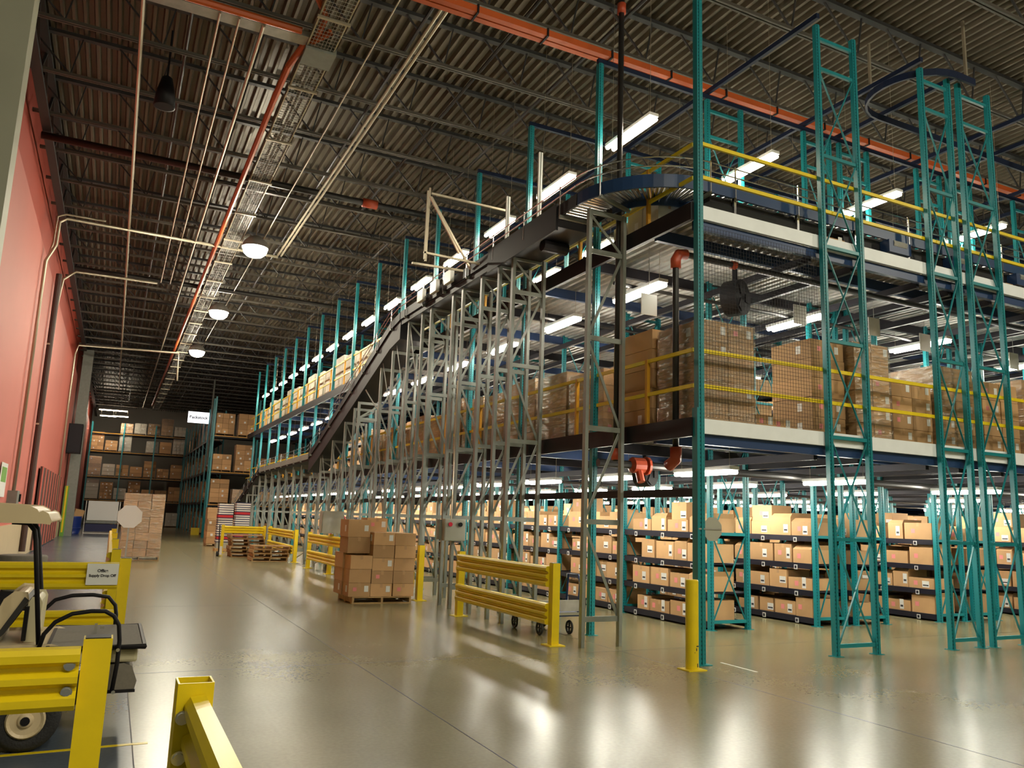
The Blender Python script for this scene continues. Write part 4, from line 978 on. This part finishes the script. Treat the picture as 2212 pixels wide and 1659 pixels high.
for x in (-.22, .22): link('wheel', MB().lathe([(.12, -.03), (.12, .03)], 'rubber', n=16, axis='x', c=(x, .12, .12)), ht)

# ================================================================== BACKSTOCK PALLET RACKS
def back_rack(lb, x0, x1, y, levels, top, nload, axis='x', dens=.9, lbl='', skip=()):
    L_ = x1-x0
    t = thing('pallet_rack', lb, 'pallet rack', (x0, y, 0) if axis == 'x' else (y, x0, 0), rz=0 if axis == 'x' else math.pi/2)
    n = max(1, round(L_/2.5))
    for i in range(n+1):
        x = i*L_/n
        for yy in (0, 1.0): link('post', MB().box(x-.05, x+.05, yy-.04, yy+.04, 0, top, 'teal'), t)
        m = MB(); z = .2
        while z < top-1.2: m.bar((x, 0, z), (x, 1, z+1.1), .03, .03, 'teal'); z += 1.15
        link('bracing', m, t)
    for z in levels:
        for yy in (0, 1.0): link('beam', MB().box(0, L_, yy-.03, yy+.03, z-.14, z, 'near_black'), t)
        link('pallet_support', MB().box(0, L_, -.032, -.03, z-.05, z-.01, 'yellow_dark').box(0, L_, .05, .95, z-.03, z-.01, 'dark_steel'), t)
    k = 0
    for li, z in enumerate([0]+list(levels)):
        for i in range(nload):
            if random.random() > dens or (li, i) in skip: continue
            w = min(1.05, L_/nload-.12); x = (i+.5)*L_/nload-w/2
            if axis == 'x': loc = (x0+x, y+.05, z+.002)
            else: loc = (y-.95, x0+x, z+.002)
            nl = random.choice((3, 3, 4, 5)); m = random.choice(('cardboard',)*5+('carton_white',))
            o = load('%s load from the left on level %s of %s' % (O(i), ('zero', 'one', 'two', 'three', 'four')[li], lbl), loc[0], loc[1], loc[2], w, .9, nl, random.uniform(.24, .33), nx=random.choice((1, 2, 2, 3)), simple_=True, wrap=random.random() < .3, m=m, group='loads on the end racks')
            k += 1
back_rack('far teal pallet rack facing down the aisle past the white board', -2.15, 5.2, 75, [2.1, 4.05, 6.15, 7.7], 8.6, 7, lbl='the far end rack', skip={(0, 0), (0, 1), (4, 0), (4, 1)})
back_rack('teal pallet rack seen end-on under the backstock sign', 56, 74, 6.2, [2.1, 4.05, 6.15], 8.2, 14, axis='y', lbl='the end-on rack', dens=.8)
back_rack('teal pallet rack of brown loads just past the mezzanine end', 4.95, 10.0, 50, [1.95, 3.85, 6.0], 8.3, 4, lbl='the rack past the mezzanine', dens=1)
for i, (x, y) in enumerate(((4.95, 55.6), (6.4, 55.6))):
    simple('post_guard', MB().box(x-.25, x+.25, y-.1, y, 0, .45, 'yellow'), 'yellow floor guard at the end-on rack, %s one' % ('left', 'right')[i], 'guard')
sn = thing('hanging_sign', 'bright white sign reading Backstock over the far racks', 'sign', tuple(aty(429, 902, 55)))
link('panel', MB().box(-.64, .64, -.02, .02, -.36, .36, 'sign_flash_glow'), sn); link('pole', MB().tube([(.78, .1, -3), (.78, .1, 2.6)], .06, 'grey_paint', 8), sn)
text('Backstock', .27, 'ink', sn, (0, -.03, 0), ext=.004)
